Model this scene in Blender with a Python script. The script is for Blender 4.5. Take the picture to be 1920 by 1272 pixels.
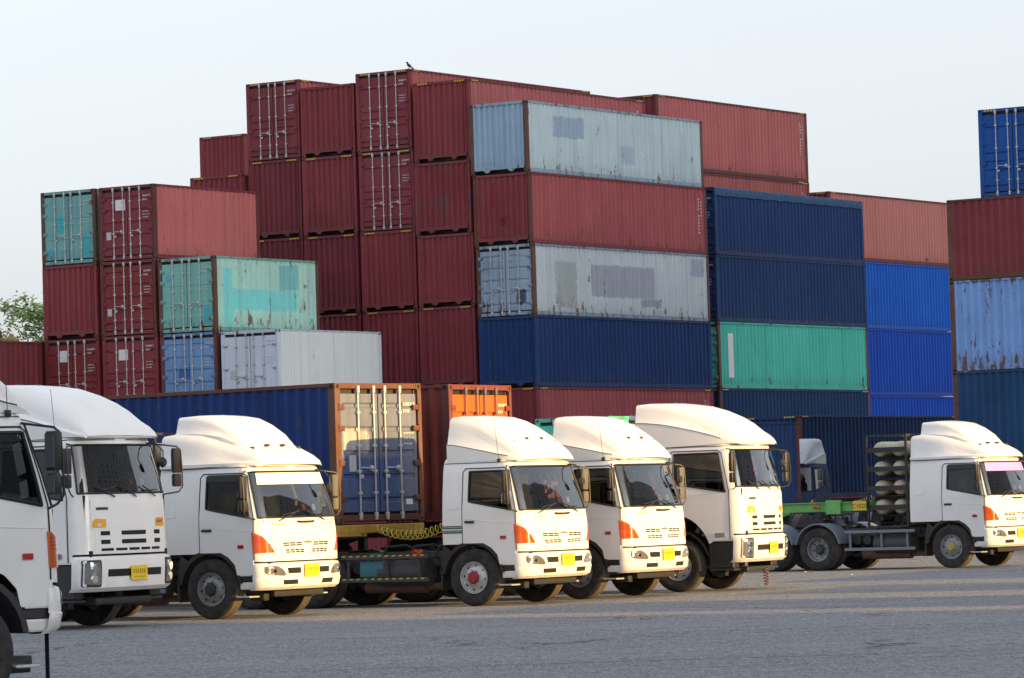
import bpy, math, random
from mathutils import Vector, Matrix
rad = math.radians
random.seed(7)
scene = bpy.context.scene
for o in list(bpy.data.objects): bpy.data.objects.remove(o)
COL = scene.collection

# ------------------------------------------------------------------ camera
CAMH = 1.76
cam = bpy.data.cameras.new('camera'); camo = bpy.data.objects.new('camera', cam); COL.objects.link(camo)
cam.sensor_width = 36.0; cam.lens = 36.0 * 7654.3 / 1920.0
cam.clip_start = 0.5; cam.clip_end = 6000
camo.matrix_world = Matrix.Translation((0, 0, CAMH)) @ Matrix.Rotation(rad(90 + 2.362), 4, 'X') @ Matrix.Rotation(rad(-1.747), 4, 'Z')
scene.camera = camo
# ------------------------------------------------------------------ sky, sun, exposure
SUN_EL = 9.0; SUN_AZ = -27.0          # azimuth measured from +X, counter-clockwise
world = bpy.data.worlds.new('World'); scene.world = world; world.use_nodes = True
wn = world.node_tree; wn.nodes.clear()
sky = wn.nodes.new('ShaderNodeTexSky'); sky.sky_type = 'NISHITA'; sky.sun_disc = False
sky.sun_elevation = rad(SUN_EL); sky.sun_rotation = rad(90 - SUN_AZ)
sky.air_density = 1.0; sky.dust_density = 3.0; sky.ozone_density = 2.0; sky.altitude = 0
hsv = wn.nodes.new('ShaderNodeHueSaturation'); hsv.inputs['Saturation'].default_value = 0.42
bg = wn.nodes.new('ShaderNodeBackground'); bg.inputs['Strength'].default_value = 0.15
wo = wn.nodes.new('ShaderNodeOutputWorld')
veil = wn.nodes.new('ShaderNodeMix'); veil.data_type = 'RGBA'; veil.inputs[0].default_value = .62      # thin even high haze over the clear sky
veil.inputs[7].default_value = (1.56, 1.62, 1.80, 1)
wn.links.new(sky.outputs[0], hsv.inputs['Color']); wn.links.new(hsv.outputs[0], veil.inputs[6]); wn.links.new(veil.outputs[2], bg.inputs['Color']); wn.links.new(bg.outputs[0], wo.inputs[0])
sl = bpy.data.lights.new('sun', 'SUN'); sl.energy = 2.6; sl.angle = rad(0.55); sl.color = (1.0, 0.60, 0.17)
so = bpy.data.objects.new('sun', sl); COL.objects.link(so)
sd = Vector((math.cos(rad(SUN_AZ)) * math.cos(rad(SUN_EL)), math.sin(rad(SUN_AZ)) * math.cos(rad(SUN_EL)), math.sin(rad(SUN_EL))))
so.rotation_euler = sd.to_track_quat('Z', 'Y').to_euler(); so.location = sd * 300
scene.view_settings.view_transform = 'Standard'; scene.view_settings.look = 'None'
scene.view_settings.gamma = 1.0; scene.view_settings.use_curve_mapping = False
scene.view_settings.exposure = 1.78

# ------------------------------------------------------------------ mesh helper
class MB:
    def __init__(s): s.v = []; s.f = []; s.m = []
    def add(s, vs, fs, mi=0):
        o = len(s.v); s.v += [tuple(p) for p in vs]
        for f in fs: s.f.append(tuple(i + o for i in f)); s.m.append(mi)
    def box(s, x0, x1, y0, y1, z0, z1, mi=0):
        s.add([(x0, y0, z0), (x1, y0, z0), (x1, y1, z0), (x0, y1, z0), (x0, y0, z1), (x1, y0, z1), (x1, y1, z1), (x0, y1, z1)],
              [(0, 3, 2, 1), (4, 5, 6, 7), (0, 1, 5, 4), (1, 2, 6, 5), (2, 3, 7, 6), (3, 0, 4, 7)], mi)
    def cbox(s, x0, x1, y0, y1, z0, z1, c, mi=0):      # box with chamfered vertical and horizontal edges
        X = (x0, x0 + c, x1 - c, x1); Y = (y0, y0 + c, y1 - c, y1)
        def ring(e, z):
            if e: return [(X[1], Y[1], z), (X[2], Y[1], z), (X[2], Y[2], z), (X[1], Y[2], z)]
            return [(X[1], Y[0], z), (X[2], Y[0], z), (X[3], Y[1], z), (X[3], Y[2], z), (X[2], Y[3], z), (X[1], Y[3], z), (X[0], Y[2], z), (X[0], Y[1], z)]
        a = [(X[1], Y[0] + c * .5, z0), (X[2], Y[0] + c * .5, z0), (X[3] - c * .5, Y[1], z0), (X[3] - c * .5, Y[2], z0), (X[2], Y[3] - c * .5, z0), (X[1], Y[3] - c * .5, z0), (X[0] + c * .5, Y[2], z0), (X[0] + c * .5, Y[1], z0)]
        t = [(p[0], p[1], z1) for p in a]
        rs = [a, ring(0, z0 + c), ring(0, z1 - c), t]
        vs = sum(rs, []); fs = [tuple(range(7, -1, -1)), tuple(range(24, 32))]
        for k in range(3):
            for i in range(8): j = (i + 1) % 8; fs.append((k * 8 + i, k * 8 + j, k * 8 + 8 + j, k * 8 + 8 + i))
        s.add(vs, fs, mi)
    def prism(s, poly, axis, a0, a1, mi=0):            # poly in the two other axes (cyclic order y,z / z,x / x,y)
        n = len(poly)
        def pt(p, a): return {'x': (a, p[0], p[1]), 'y': (p[0], a, p[1]), 'z': (p[0], p[1], a)}[axis]
        vs = [pt(p, a0) for p in poly] + [pt(p, a1) for p in poly]
        fs = [tuple(range(n)), tuple(range(2 * n - 1, n - 1, -1))] + [(i, i + n, (i + 1) % n + n, (i + 1) % n) for i in range(n)]
        s.add(vs, fs, mi)
    def cyl(s, p0, p1, r0, r1=None, n=10, mi=0, caps=True):
        r1 = r0 if r1 is None else r1
        p0 = Vector(p0); p1 = Vector(p1); d = (p1 - p0).normalized()
        a = d.orthogonal().normalized(); b = d.cross(a)
        vs = []
        for p, r in ((p0, r0), (p1, r1)):
            for i in range(n): t = 2 * math.pi * i / n; vs.append(p + (a * math.cos(t) + b * math.sin(t)) * r)
        fs = [(i, (i + 1) % n, (i + 1) % n + n, i + n) for i in range(n)]
        if caps: fs += [tuple(range(n - 1, -1, -1)), tuple(range(n, 2 * n))]
        s.add(vs, fs, mi)
    def tube(s, pts, r, n=6, mi=0):
        pts = [Vector(p) for p in pts]; m = len(pts); vs = []; up = None
        for i, p in enumerate(pts):
            d = (pts[min(i + 1, m - 1)] - pts[max(i - 1, 0)])
            d = d.normalized() if d.length > 1e-9 else Vector((0, 0, 1))
            if up is None: up = d.orthogonal().normalized()
            up = (up - d * up.dot(d)); up = up.normalized() if up.length > 1e-6 else d.orthogonal().normalized()
            b = d.cross(up)
            for k in range(n): t = 2 * math.pi * k / n; vs.append(p + (up * math.cos(t) + b * math.sin(t)) * r)
        fs = []
        for i in range(m - 1):
            for k in range(n): j = (k + 1) % n; fs.append((i * n + k, i * n + j, i * n + n + j, i * n + n + k))
        fs += [tuple(range(n - 1, -1, -1)), tuple(range((m - 1) * n, m * n))]
        s.add(vs, fs, mi)
    def lathe(s, prof, c, n=32, mis=None, a0=0, a1=2 * math.pi, flip=1):   # axis = y ; prof = [(r, y)]
        full = abs(a1 - a0 - 2 * math.pi) < 1e-6; cnt = n if full else n + 1
        vs = []
        for r, y in prof:
            for i in range(cnt):
                t = a0 + (a1 - a0) * i / n; vs.append((c[0] + r * math.cos(t), c[1] + y * flip, c[2] + r * math.sin(t)))
        for k in range(len(prof) - 1):
            fs = []
            for i in range(n):
                j = (i + 1) % cnt; q = (k * cnt + i, k * cnt + j, k * cnt + cnt + j, k * cnt + cnt + i)
                fs.append(q if flip > 0 else q[::-1])
            o = len(s.v)
            for f in fs: s.f.append(tuple(i + o for i in f)); s.m.append(mis[k] if mis else 0)
        s.v += vs
    def grid(s, rows, mi=0, skip=None, flip=False):
        nr = len(rows); nc = len(rows[0]); fs = []
        for i in range(nr - 1):
            for j in range(nc - 1):
                if skip and skip(i, j): continue
                q = (i * nc + j, i * nc + j + 1, i * nc + nc + j + 1, i * nc + nc + j)
                fs.append(q[::-1] if flip else q)
        s.add(sum(rows, []), fs, mi)
    def mesh(s, name, mats, angle=35):
        me = bpy.data.meshes.new(name); me.from_pydata(s.v, [], s.f)
        mats = mats if isinstance(mats, (list, tuple)) else [mats]
        for m in mats: me.materials.append(m)
        if len(mats) > 1: me.polygons.foreach_set('material_index', s.m)
        me.update()
        if angle:
            me.shade_smooth(); me.set_sharp_from_angle(angle=rad(angle))
        return me
    def build(s, name, mats, parent=None, angle=35, **kw):
        return link(name, s.mesh(name, mats, angle), parent, **kw)
def link(name, me, parent=None, mat=None, loc=None):
    o = bpy.data.objects.new(name, me); COL.objects.link(o)
    if parent is not None: o.parent = parent
    if mat is not None:
        for sl_ in o.material_slots: sl_.link = 'OBJECT'
        o.material_slots[0].material = mat
    if loc: o.location = loc
    return o
def empty(name, loc, rz=0, label=None, cat=None, group=None):
    o = bpy.data.objects.new(name, None); COL.objects.link(o); o.location = loc; o.rotation_euler = (0, 0, rz)
    o.empty_display_size = .3
    tag(o, label, cat, group); return o
def tag(o, label=None, cat=None, group=None, kind=None):
    if label: o['label'] = label
    if cat: o['category'] = cat
    if group: o['group'] = group
    if kind: o['kind'] = kind
    return o

# ------------------------------------------------------------------ materials
class NT:
    def __init__(s, name):
        s.m = bpy.data.materials.new(name); s.m.use_nodes = True; s.t = s.m.node_tree
        s.b = s.t.nodes['Principled BSDF']; s.out = s.t.nodes['Material Output']
    def n(s, typ, **kw):
        nd = s.t.nodes.new(typ)
        for k, v in kw.items(): setattr(nd, k, v)
        return nd
    def put(s, inp, val):
        if isinstance(val, bpy.types.NodeSocket): s.t.links.new(val, inp)
        elif isinstance(val, tuple) and len(val) == 3 and len(inp.default_value) == 4: inp.default_value = (*val, 1)
        else: inp.default_value = val
    def math(s, op, a, b=0.0, clamp=False):
        nd = s.n('ShaderNodeMath', operation=op, use_clamp=clamp); s.put(nd.inputs[0], a); s.put(nd.inputs[1], b); return nd.outputs[0]
    def mix(s, fac, a, b, blend='MIX'):
        nd = s.n('ShaderNodeMix', data_type='RGBA', blend_type=blend)
        s.put(nd.inputs[0], fac); s.put(nd.inputs[6], a); s.put(nd.inputs[7], b); return nd.outputs[2]
    def pos(s): return s.n('ShaderNodeNewGeometry').outputs['Position']
    def obj(s): return s.n('ShaderNodeTexCoord').outputs['Object']
    def mapped(s, vec, scale):
        nd = s.n('ShaderNodeMapping'); s.put(nd.inputs['Vector'], vec); nd.inputs['Scale'].default_value = scale; return nd.outputs[0]
    def noise(s, vec, scale, detail=3, rough=.55):
        nd = s.n('ShaderNodeTexNoise'); s.put(nd.inputs['Vector'], vec); nd.inputs['Scale'].default_value = scale
        nd.inputs['Detail'].default_value = detail; nd.inputs['Roughness'].default_value = rough; return nd.outputs['Fac']
    def ramp(s, fac, a, b):           # smooth step a..b
        nd = s.n('ShaderNodeMapRange', interpolation_type='SMOOTHSTEP'); s.put(nd.inputs[0], fac)
        nd.inputs[1].default_value = a; nd.inputs[2].default_value = b; return nd.outputs[0]
    def bump(s, h, dist, strength=.5):
        nd = s.n('ShaderNodeBump'); s.put(nd.inputs['Height'], h); nd.inputs['Distance'].default_value = dist
        nd.inputs['Strength'].default_value = strength; s.t.links.new(nd.outputs[0], s.b.inputs['Normal'])
    def set(s, **kw):
        for k, v in kw.items(): s.put(s.b.inputs[k.replace('_', ' ')], v)
        return s.m
def plain(name, c, rough=.5, metal=0.0, var=.12, scale=6, **kw):
    t = NT(name); p = t.pos()
    f = t.noise(p, scale, 4)
    col = t.mix(f, tuple(x * (1 - var) for x in c), tuple(min(1, x * (1 + var)) for x in c))
    return t.set(Base_Color=col, Roughness=rough, Metallic=metal, **kw)
RUSTC = (0.13, 0.055, 0.026)
def paint(name, c, rust=.25, fade=.15, patches=(), ax=1, rough=.5, scratch=.2):
    """weathered container paint; patches = [(a0,a1,z0,z1,colour)] in object space along axis ax (0 = width, 1 = length)"""
    t = NT(name); p = t.pos(); o = t.obj()
    big = t.noise(p, .5, 5, .6); fine = t.noise(p, 9, 4)
    col = t.mix(big, tuple(x * (1 - fade * 1.3) for x in c), tuple(min(1, x * (1 + fade * 1.3) + .012) for x in c))
    sep = t.n('ShaderNodeSeparateXYZ'); t.put(sep.inputs[0], o)
    vs = t.noise(t.mapped(p, (5, 5, .12)), 1.0, 4, .65)                      # run-off streaks
    if patches:
        wob = t.math('MULTIPLY', t.math('SUBTRACT', t.noise(p, 3.5, 5, .7), .5), .22)
        a = t.math('ADD', sep.outputs[ax], wob); z = t.math('ADD', sep.outputs[2], t.math('ADD', wob, t.math('MULTIPLY', t.math('SUBTRACT', vs, .5), .25)))
        worn = t.math('ADD', .55, t.math('MULTIPLY', t.noise(t.mapped(p, (4, 4, 1.2)), 1.4, 5, .7), .6), clamp=True)
        for a0, a1, z0, z1, pc in patches:
            m = t.math('MULTIPLY', t.math('MULTIPLY', t.ramp(a, a0 - .02, a0 + .03), t.ramp(a, a1 + .02, a1 - .03)),
                       t.math('MULTIPLY', t.ramp(z, z0 - .02, z0 + .04), t.ramp(z, z1 + .02, z1 - .04)))
            col = t.mix(t.math('MULTIPLY', m, worn), col, pc)
    col = t.mix(t.math('MULTIPLY', t.ramp(vs, .44, .78), .30 + fade), col, tuple(x * .45 + .008 for x in c))
    chalk = t.noise(t.mapped(p, (3, 3, .4)), 1.3, 5, .65)
    col = t.mix(t.math('MULTIPLY', t.ramp(chalk, .5, .85), fade * .9), col, tuple(min(1, x * .85 + .07) for x in c))
    gr = t.math('MULTIPLY', t.ramp(t.math('ADD', sep.outputs[2], t.math('MULTIPLY', t.noise(p, 2.2, 5, .7), .9)), 1.15, .35), .45)   # road film along the bottom
    col = t.mix(gr, col, tuple(x * .5 + .03 for x in c))
    rs = t.noise(t.mapped(p, (2.4, 2.4, .7)), 1.8, 8, .75)
    low = t.math('MULTIPLY', t.ramp(sep.outputs[2], .9, .0), .08)
    rm = t.ramp(t.math('ADD', rs, low), .665 - rust * .17, .715 - rust * .17)
    col = t.mix(t.math('MULTIPLY', rm, .9), col, t.mix(fine, (.07, .03, .017), (.20, .085, .04)))
    sc = t.noise(t.mapped(p, (1.2, 1.2, 6)), 5, 2, .5)
    col = t.mix(t.math('MULTIPLY', t.ramp(sc, .76, .80), scratch), col, (.5, .48, .45))
    t.bump(t.math('ADD', t.noise(t.mapped(p, (1, 1, .6)), 1.2, 3), t.math('MULTIPLY', t.noise(p, .45, 2), 1.5)), .09, .35)
    return t.set(Base_Color=col, Roughness=t.math('ADD', rough, t.math('MULTIPLY', fine, .2)), Specular_IOR_Level=.22)
def truck_paint(name, c, dirt=.2):
    t = NT(name); p = t.pos(); o = t.obj(); sep = t.n('ShaderNodeSeparateXYZ'); t.put(sep.inputs[0], o)
    big = t.noise(t.mapped(p, (1.5, 1.5, .6)), 1.1, 5, .6)
    col = t.mix(t.math('MULTIPLY', t.ramp(big, .42, .8), dirt), c, tuple(x * f for x, f in zip(c, (.72, .68, .6))))
    low = t.math('MULTIPLY', t.ramp(t.math('ADD', sep.outputs[2], t.math('MULTIPLY', t.noise(p, 5, 5), .7)), 1.25, .45), dirt * 1.6, clamp=True)
    col = t.mix(low, col, (.33, .29, .24))
    sp = t.noise(p, 34, 2); col = t.mix(t.math('MULTIPLY', t.ramp(sp, .72, .76), dirt), col, (.2, .17, .14))
    t.bump(t.noise(p, 1.3, 2), .02, .2)
    return t.set(Base_Color=col, Roughness=t.math('ADD', .22, t.math('MULTIPLY', big, .22)), Coat_Weight=.35, Coat_Roughness=.12)
def glass(name, tint, through, f0=.12):
    t = NT(name); t.t.nodes.remove(t.b)
    tr = t.n('ShaderNodeBsdfTransparent'); tr.inputs[0].default_value = (*[x * through for x in tint], 1)
    gl = t.n('ShaderNodeBsdfGlossy'); gl.inputs['Roughness'].default_value = .015; gl.inputs[0].default_value = (.95, .97, 1, 1)
    nd = t.noise(t.pos(), .9, 2); bp = t.n('ShaderNodeBump'); bp.inputs['Distance'].default_value = .01; bp.inputs['Strength'].default_value = .25
    t.put(bp.inputs['Height'], nd); t.t.links.new(bp.outputs[0], gl.inputs['Normal'])
    ge = t.n('ShaderNodeNewGeometry'); vm = t.n('ShaderNodeVectorMath', operation='DOT_PRODUCT')
    t.t.links.new(ge.outputs['Incoming'], vm.inputs[0]); t.t.links.new(ge.outputs['Normal'], vm.inputs[1])
    k = t.math('SUBTRACT', 1.0, t.math('ABSOLUTE', vm.outputs['Value']), clamp=True)
    fr = t.math('ADD', f0, t.math('MULTIPLY', t.math('POWER', k, 4.0), .9), clamp=True)
    mx = t.n('ShaderNodeMixShader'); t.t.links.new(fr, mx.inputs[0]); t.t.links.new(tr.outputs[0], mx.inputs[1]); t.t.links.new(gl.outputs[0], mx.inputs[2])
    t.t.links.new(mx.outputs[0], t.out.inputs[0]); return t.m

M = {}
M['white'] = truck_paint('white_truck_paint', (.84, .84, .83), .24)
M['white_dirty'] = truck_paint('dusty_white_truck_paint', (.83, .83, .81), .3)
M['silver'] = truck_paint('silver_truck_paint', (.42, .46, .5), .2)
M['slate'] = plain('slate_blue_truck_paint', (.03, .065, .125), .6, Specular_IOR_Level=.15)
M['glass'] = glass('windshield_glass', (.85, .95, .95), .38)
M['glass_dark'] = glass('tinted_side_glass', (.7, .8, .85), .12, .045)
M['black'] = plain('black_plastic', (.022, .022, .024), .5)
M['rubber'] = plain('black_rubber', (.012, .012, .013), .6)
M['dark_metal'] = plain('dark_chassis_metal', (.03, .031, .034), .55, .2, .5, 5)
M['chassis'] = plain('dusty_chassis_paint', (.055, .056, .06), .6, 0, .5, 4)
M['grey_guard'] = plain('grey_mudguard_paint', (.17, .2, .25), .45, 0, .25, 5)
M['interior'] = plain('cab_interior_trim', (.014, .014, .015), .8)
M['seat'] = plain('beige_seat_fabric', (.10, .09, .07), .85)
M['chrome'] = plain('mirror_glass', (.75, .78, .8), .04, 1.0, .03)
M['steel'] = plain('bare_steel', (.45, .46, .47), .38, .85, .2, 8)
M['zinc'] = plain('galvanised_bar', (.50, .51, .52), .5, .35, .25, 8)
M['rim'] = plain('grey_steel_rim', (.26, .27, .28), .5, .4, .35, 12)
M['rim_light'] = plain('silver_rim', (.52, .53, .54), .4, .5, .25, 12)
M['hub_red'] = plain('red_hub_paint', (.32, .03, .04), .5)
M['hub_yellow'] = plain('yellow_hub_paint', (.38, .33, .1), .6)
M['hub_dark'] = plain('greasy_hub', (.05, .05, .05), .5, .3, .4, 15)
M['amber'] = plain('amber_lens', (.50, .085, .003), .12, 0, .25, 30, Coat_Weight=.8)
M['red_lens'] = plain('red_lens', (.42, .02, .015), .15, 0, .2, 30, Coat_Weight=.8)
M['lamp'] = plain('headlamp_lens', (.30, .31, .31), .08, .6, .3, 22, Coat_Weight=1.0)
M['plate'] = plain('yellow_number_plate', (.80, .58, .02), .45, 0, .08)
M['orange_sticker'] = plain('orange_sticker', (.75, .38, .02), .5)
M['red_ink'] = plain('red_print', (.6, .09, .02), .5)
M['dark_ink'] = plain('dark_print', (.03, .03, .03), .6)
M['white_ink'] = plain('white_print', (.55, .55, .55), .6)
M['yellow'] = plain('yellow_steel_paint', (.46, .29, .05), .5, 0, .25, 5)
M['yellow_hose'] = plain('yellow_coiled_hose', (.60, .48, .07), .4)
M['green_steel'] = plain('green_steel_paint', (.16, .46, .12), .5, 0, .25, 5)
M['red_steel'] = plain('red_steel_paint', (.28, .03, .03), .55, 0, .3, 5)
M['hazard_yellow'] = plain('hazard_yellow', (.75, .50, .03), .5)
M['cream'] = plain('cream_gas_cylinder', (.50, .46, .33), .4, 0, .08)
M['rustpipe'] = plain('rusty_exhaust', (.16, .09, .07), .7, .2, .3, 9)
M['teal_box'] = plain('teal_plastic_box', (.05, .20, .26), .5)
M['stripe_green'] = plain('dark_green_stripe', (.02, .09, .08), .4)
M['purple'] = plain('purple_fabric', (.5, .3, .75), .7)
M['pink'] = plain('pink_decoration', (.85, .28, .32), .7)
M['hole'] = plain('dark_recess', (.01, .01, .011), .9)
M['paper'] = plain('white_paper', (.75, .76, .76), .7)
def tyre_mat():
    t = NT('tyre_rubber'); p = t.pos(); n = t.noise(p, 7, 5, .65)
    col = t.mix(t.ramp(n, .35, .75), (.016, .016, .017), (.05, .046, .042))
    return t.set(Base_Color=col, Roughness=.82)
M['tyre'] = tyre_mat()
def tread_mat():
    t = NT('dusty_tyre_tread'); p = t.pos(); n = t.noise(p, 9, 5, .65)
    return t.set(Base_Color=t.mix(n, (.06, .052, .045), (.16, .135, .11)), Roughness=.9)
M['tread'] = tread_mat()

# ------------------------------------------------------------------ yard frame of reference
TH = 0.58267928
U = Vector((math.sin(TH), math.cos(TH), 0)); V = Vector((math.cos(TH), -math.sin(TH), 0)); F0 = Vector((.9294706, 144.6552253, 0))
RU = -TH                      # containers whose length runs along U (into the yard)
RV = math.pi / 2 - TH         # containers whose length runs along -V (like the lorries)
BASE = .3                     # the stacking area lies a little higher than the road
def sstep(a, b, x):
    t = min(1, max(0, (x - a) / (b - a))); return t * t * (3 - 2 * t)
def gz(y): return BASE * sstep(101, 121, y)

# ------------------------------------------------------------------ ground
def asphalt():
    t = NT('worn_asphalt'); p = t.pos()
    grain = t.noise(p, 48, 2, .6); grain2 = t.noise(p, 20, 4, .75); mid = t.noise(p, 1.3, 6, .7); big = t.noise(t.mapped(p, (.05, .16, 1)), 1, 5, .6)
    col = t.mix(t.ramp(grain, .36, .66), (.062, .066, .078), (.44, .45, .475))
    col = t.mix(t.math('MULTIPLY', t.ramp(grain2, .42, .68), .6), col, (.11, .112, .116))
    col = t.mix(t.math('MULTIPLY', t.ramp(mid, .38, .75), .4), col, (.10, .10, .104))
    col = t.mix(t.math('MULTIPLY', t.ramp(big, .45, .65), .35), col, (.28, .28, .285))
    for rot, sc, lo, hi, k, c in ((8, (.03, 1.3, 1), .54, .66, .4, .07), (-14, (.04, 2.4, 1), .62, .67, .55, .05), (24, (.03, 3.2, 1), .65, .69, .5, .05), (-3, (.02, 4.0, 1), .64, .67, .5, .06)):
        mp = t.n('ShaderNodeMapping'); t.put(mp.inputs['Vector'], p); mp.inputs['Rotation'].default_value = (0, 0, rad(rot)); mp.inputs['Scale'].default_value = sc
        col = t.mix(t.math('MULTIPLY', t.ramp(t.noise(mp.outputs[0], 1, 4, .6), lo, hi), k), col, (c, c, c * 1.06))
    for sc, k in (((26, 3.2, 1), .55), ((60, 8, 1), .45), ((9, 1.5, 1), .3)):      # aggregate and roller marks
        g_ = t.noise(t.mapped(p, sc), 1, 3, .7); col = t.mix(t.math('MULTIPLY', t.ramp(g_, .52, .66), k), col, (.42, .425, .44)); col = t.mix(t.math('MULTIPLY', t.ramp(g_, .46, .34), k), col, (.065, .067, .073))
    st = t.noise(p, .7, 6, .75); col = t.mix(t.math('MULTIPLY', t.ramp(st, .63, .70), .6), col, (.04, .04, .042))
    vo = t.n('ShaderNodeTexVoronoi', feature='DISTANCE_TO_EDGE'); vo.inputs['Scale'].default_value = .22
    wv = t.n('ShaderNodeVectorMath', operation='ADD'); t.put(wv.inputs[0], p); nz = t.n('ShaderNodeTexNoise'); nz.inputs['Scale'].default_value = 1.2; t.put(nz.inputs['Vector'], p); t.t.links.new(nz.outputs['Color'], wv.inputs[1])
    t.t.links.new(wv.outputs[0], vo.inputs['Vector'])
    crack = t.math('MULTIPLY', t.ramp(vo.outputs[0], .012, .004), t.ramp(t.noise(p, .12, 2), .5, .62))
    col = t.mix(t.math('MULTIPLY', crack, .7), col, (.03, .03, .03))
    spk = t.noise(p, 26, 1); col = t.mix(t.math('MULTIPLY', t.ramp(spk, .74, .78), .8), col, (.03, .03, .03))
    t.bump(t.math('ADD', grain, t.math('MULTIPLY', grain2, .8)), .02, .8)
    return t.set(Base_Color=col, Roughness=.9, Specular_IOR_Level=.2)
M['asphalt'] = asphalt()
mb = MB(); ys = [-600, -60, 0, 40, 80] + [100 + 1.5 * i for i in range(16)] + [140, 200, 400, 1200, 5000]
mb.grid([[(x, y, gz(y)) for x in (-4000, -300, -60, -20, 0, 20, 60, 300, 4000)] for y in ys])
tag(mb.build('ground', M['asphalt']), kind='structure')

# ------------------------------------------------------------------ containers
HS, HH = 2.591, 2.896
_mc = {}
def cached(key, fn):
    if key not in _mc: _mc[key] = fn()
    return _mc[key]
DUMMY = plain('primer', (.3, .3, .3))
def side_mesh(L, H, kind):
    def f():
        b = MB(); y0, y1 = -L / 2 + .17, L / 2 - .17; zb, zt = .16, H - .07
        if kind == 'reefer': pitch, d, xo = .16, .007, 1.212
        else: n_ = round((y1 - y0) / .278); pitch, d, xo = (y1 - y0) / n_, .052, 1.204
        n = round((y1 - y0) / pitch); pr = []
        for i in range(n):
            y = y0 + i * pitch
            pr += [(y, xo), (y + pitch * .26, xo), (y + pitch * .5, xo - d), (y + pitch * .76, xo - d)]
        pr.append((y1, xo))
        b.grid([[(x, y, zb) for y, x in pr], [(x, y, zt) for y, x in pr]])
        return b.mesh('side_panel', DUMMY, 25)
    return cached(('side', L, H, kind), f)
def end_mesh(H):
    def f():
        b = MB(); x0, x1 = -1.08, 1.08; n = 9; p = (x1 - x0) / n; pr = []
        for i in range(n):
            x = x0 + i * p; pr += [(x, 0), (x + p * .3, 0), (x + p * .45, .055), (x + p * .85, .055)]
        pr.append((x1, 0))
        b.grid([[(x, y, .27) for x, y in pr], [(x, y, H - .1) for x, y in pr]])
        return b.mesh('end_panel', DUMMY, 25)
    return cached(('end', H), f)
def casting_mesh():
    def f():
        b = MB(); b.cbox(-.081, .081, -.089, .089, 0, .118, .012)
        for s_ in (-1, 1):
            o = .083 * s_; q = [(-.045, .04), (-.03, .022), (.03, .022), (.045, .04), (.045, .078), (.03, .096), (-.03, .096), (-.045, .078)]
            b.add([(o, y, z) for y, z in q], [tuple(range(8)) if s_ > 0 else tuple(range(7, -1, -1))], 1)
            q = [(-.03, .04), (-.018, .024), (.018, .024), (.03, .04), (.03, .078), (.018, .094), (-.018, .094), (-.03, .078)]
            b.add([(x, .091 * s_, z) for x, z in q], [tuple(range(7, -1, -1)) if s_ > 0 else tuple(range(8))], 1)
        return b.mesh('corner_casting', [DUMMY, M['hole']], 30)
    return cached('cast', f)
def post_mesh(H):
    def f():
        b = MB(); b.prism([(-.075, -.085), (.075, -.085), (.075, .02), (.03, .02), (.03, .085), (-.075, .085)], 'z', .118, H - .118)
        return b.mesh('corner_post', DUMMY, 0)
    return cached(('post', H), f)
def bar_mesh(w, h, l, ax):
    def f():
        b = MB()
        if ax == 'y': b.cbox(-w / 2, w / 2, -l / 2, l / 2, 0, h, .008)
        else: b.cbox(-l / 2, l / 2, -w / 2, w / 2, 0, h, .008)
        return b.mesh('rail', DUMMY, 0)
    return cached(('bar', w, h, l, ax), f)
def leaf_mesh(H, style, sd=-1):
    def f():
        b = MB(); zb, zt = .2, H - .2; h = zt - zb; w = .53; pr = []
        gr = {'groove': [.06, .27, .38, .49, .83], 'flat': [.31, .64], 'wide': [.10, .30, .50, .70, .90], 'smooth': []}[style]
        g = .11 if style in ('groove', 'wide') else .035; d = .032 if style != 'flat' else .016
        pr.append((zb, 0))
        for q in gr:
            z = zb + q * h - g / 2; e = min(.03, g * .3)
            pr += [(z, 0), (z + e, d), (z + g - e, d), (z + g, 0)]
        pr.append((zt, 0))
        wi = w - .07
        rows = [[(-w, 0, z), (-wi, 0, z), (-wi + .02, y, z), (wi - .02, y, z), (wi, 0, z), (w, 0, z)] for z, y in pr]
        b.grid(rows)
        b.grid([[(-w, .05, z), (-w, 0, z)] for z in (zb, zt)]); b.grid([[(w, 0, z), (w, .05, z)] for z in (zb, zt)])
        b.grid([[(x, .05, zb) for x in (-w, w)], [(x, 0, zb) for x in (-w, w)]]); b.grid([[(x, 0, zt) for x in (-w, w)], [(x, .05, zt) for x in (-w, w)]])
        b.v = [(x + sd * .545, y, z) for x, y, z in b.v]
        return b.mesh('door_leaf', DUMMY, 25)
    return cached(('leaf', H, style, sd), f)
def lockbar_mesh(H):
    def f():
        b = MB(); b.cyl((0, -.035, .06), (0, -.035, H - .06), .017, n=8)
        for z in (.12, H - .12): b.cbox(-.035, .035, -.065, .0, z - .07, z + .07, .012)
        for z in (.55, .95, H * .55, H - .55): b.cbox(-.045, .045, -.058, .0, z - .025, z + .025, .008)
        return b.mesh('locking_bar', DUMMY, 35)
    return cached(('lock', H), f)
def handle_mesh():
    def f():
        b = MB(); b.tube([(0, -.05, 0), (.1, -.07, .0), (.34, -.07, -.015), (.42, -.055, -.02)], .013, 6)
        b.cbox(.3, .38, -.06, 0, -.06, .04, .01); b.cbox(.02, .1, -.05, 0, -.2, -.13, .01)
        return b.mesh('door_handle', DUMMY, 35)
    return cached('handle', f)
def hinge_mesh():
    def f():
        b = MB(); b.cbox(-.07, .09, -.03, .01, -.05, .05, .01); b.cyl((-.07, -.02, -.07), (-.07, -.02, .07), .02, n=8)
        return b.mesh('hinge', DUMMY, 35)
    return cached('hinge', f)
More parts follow.
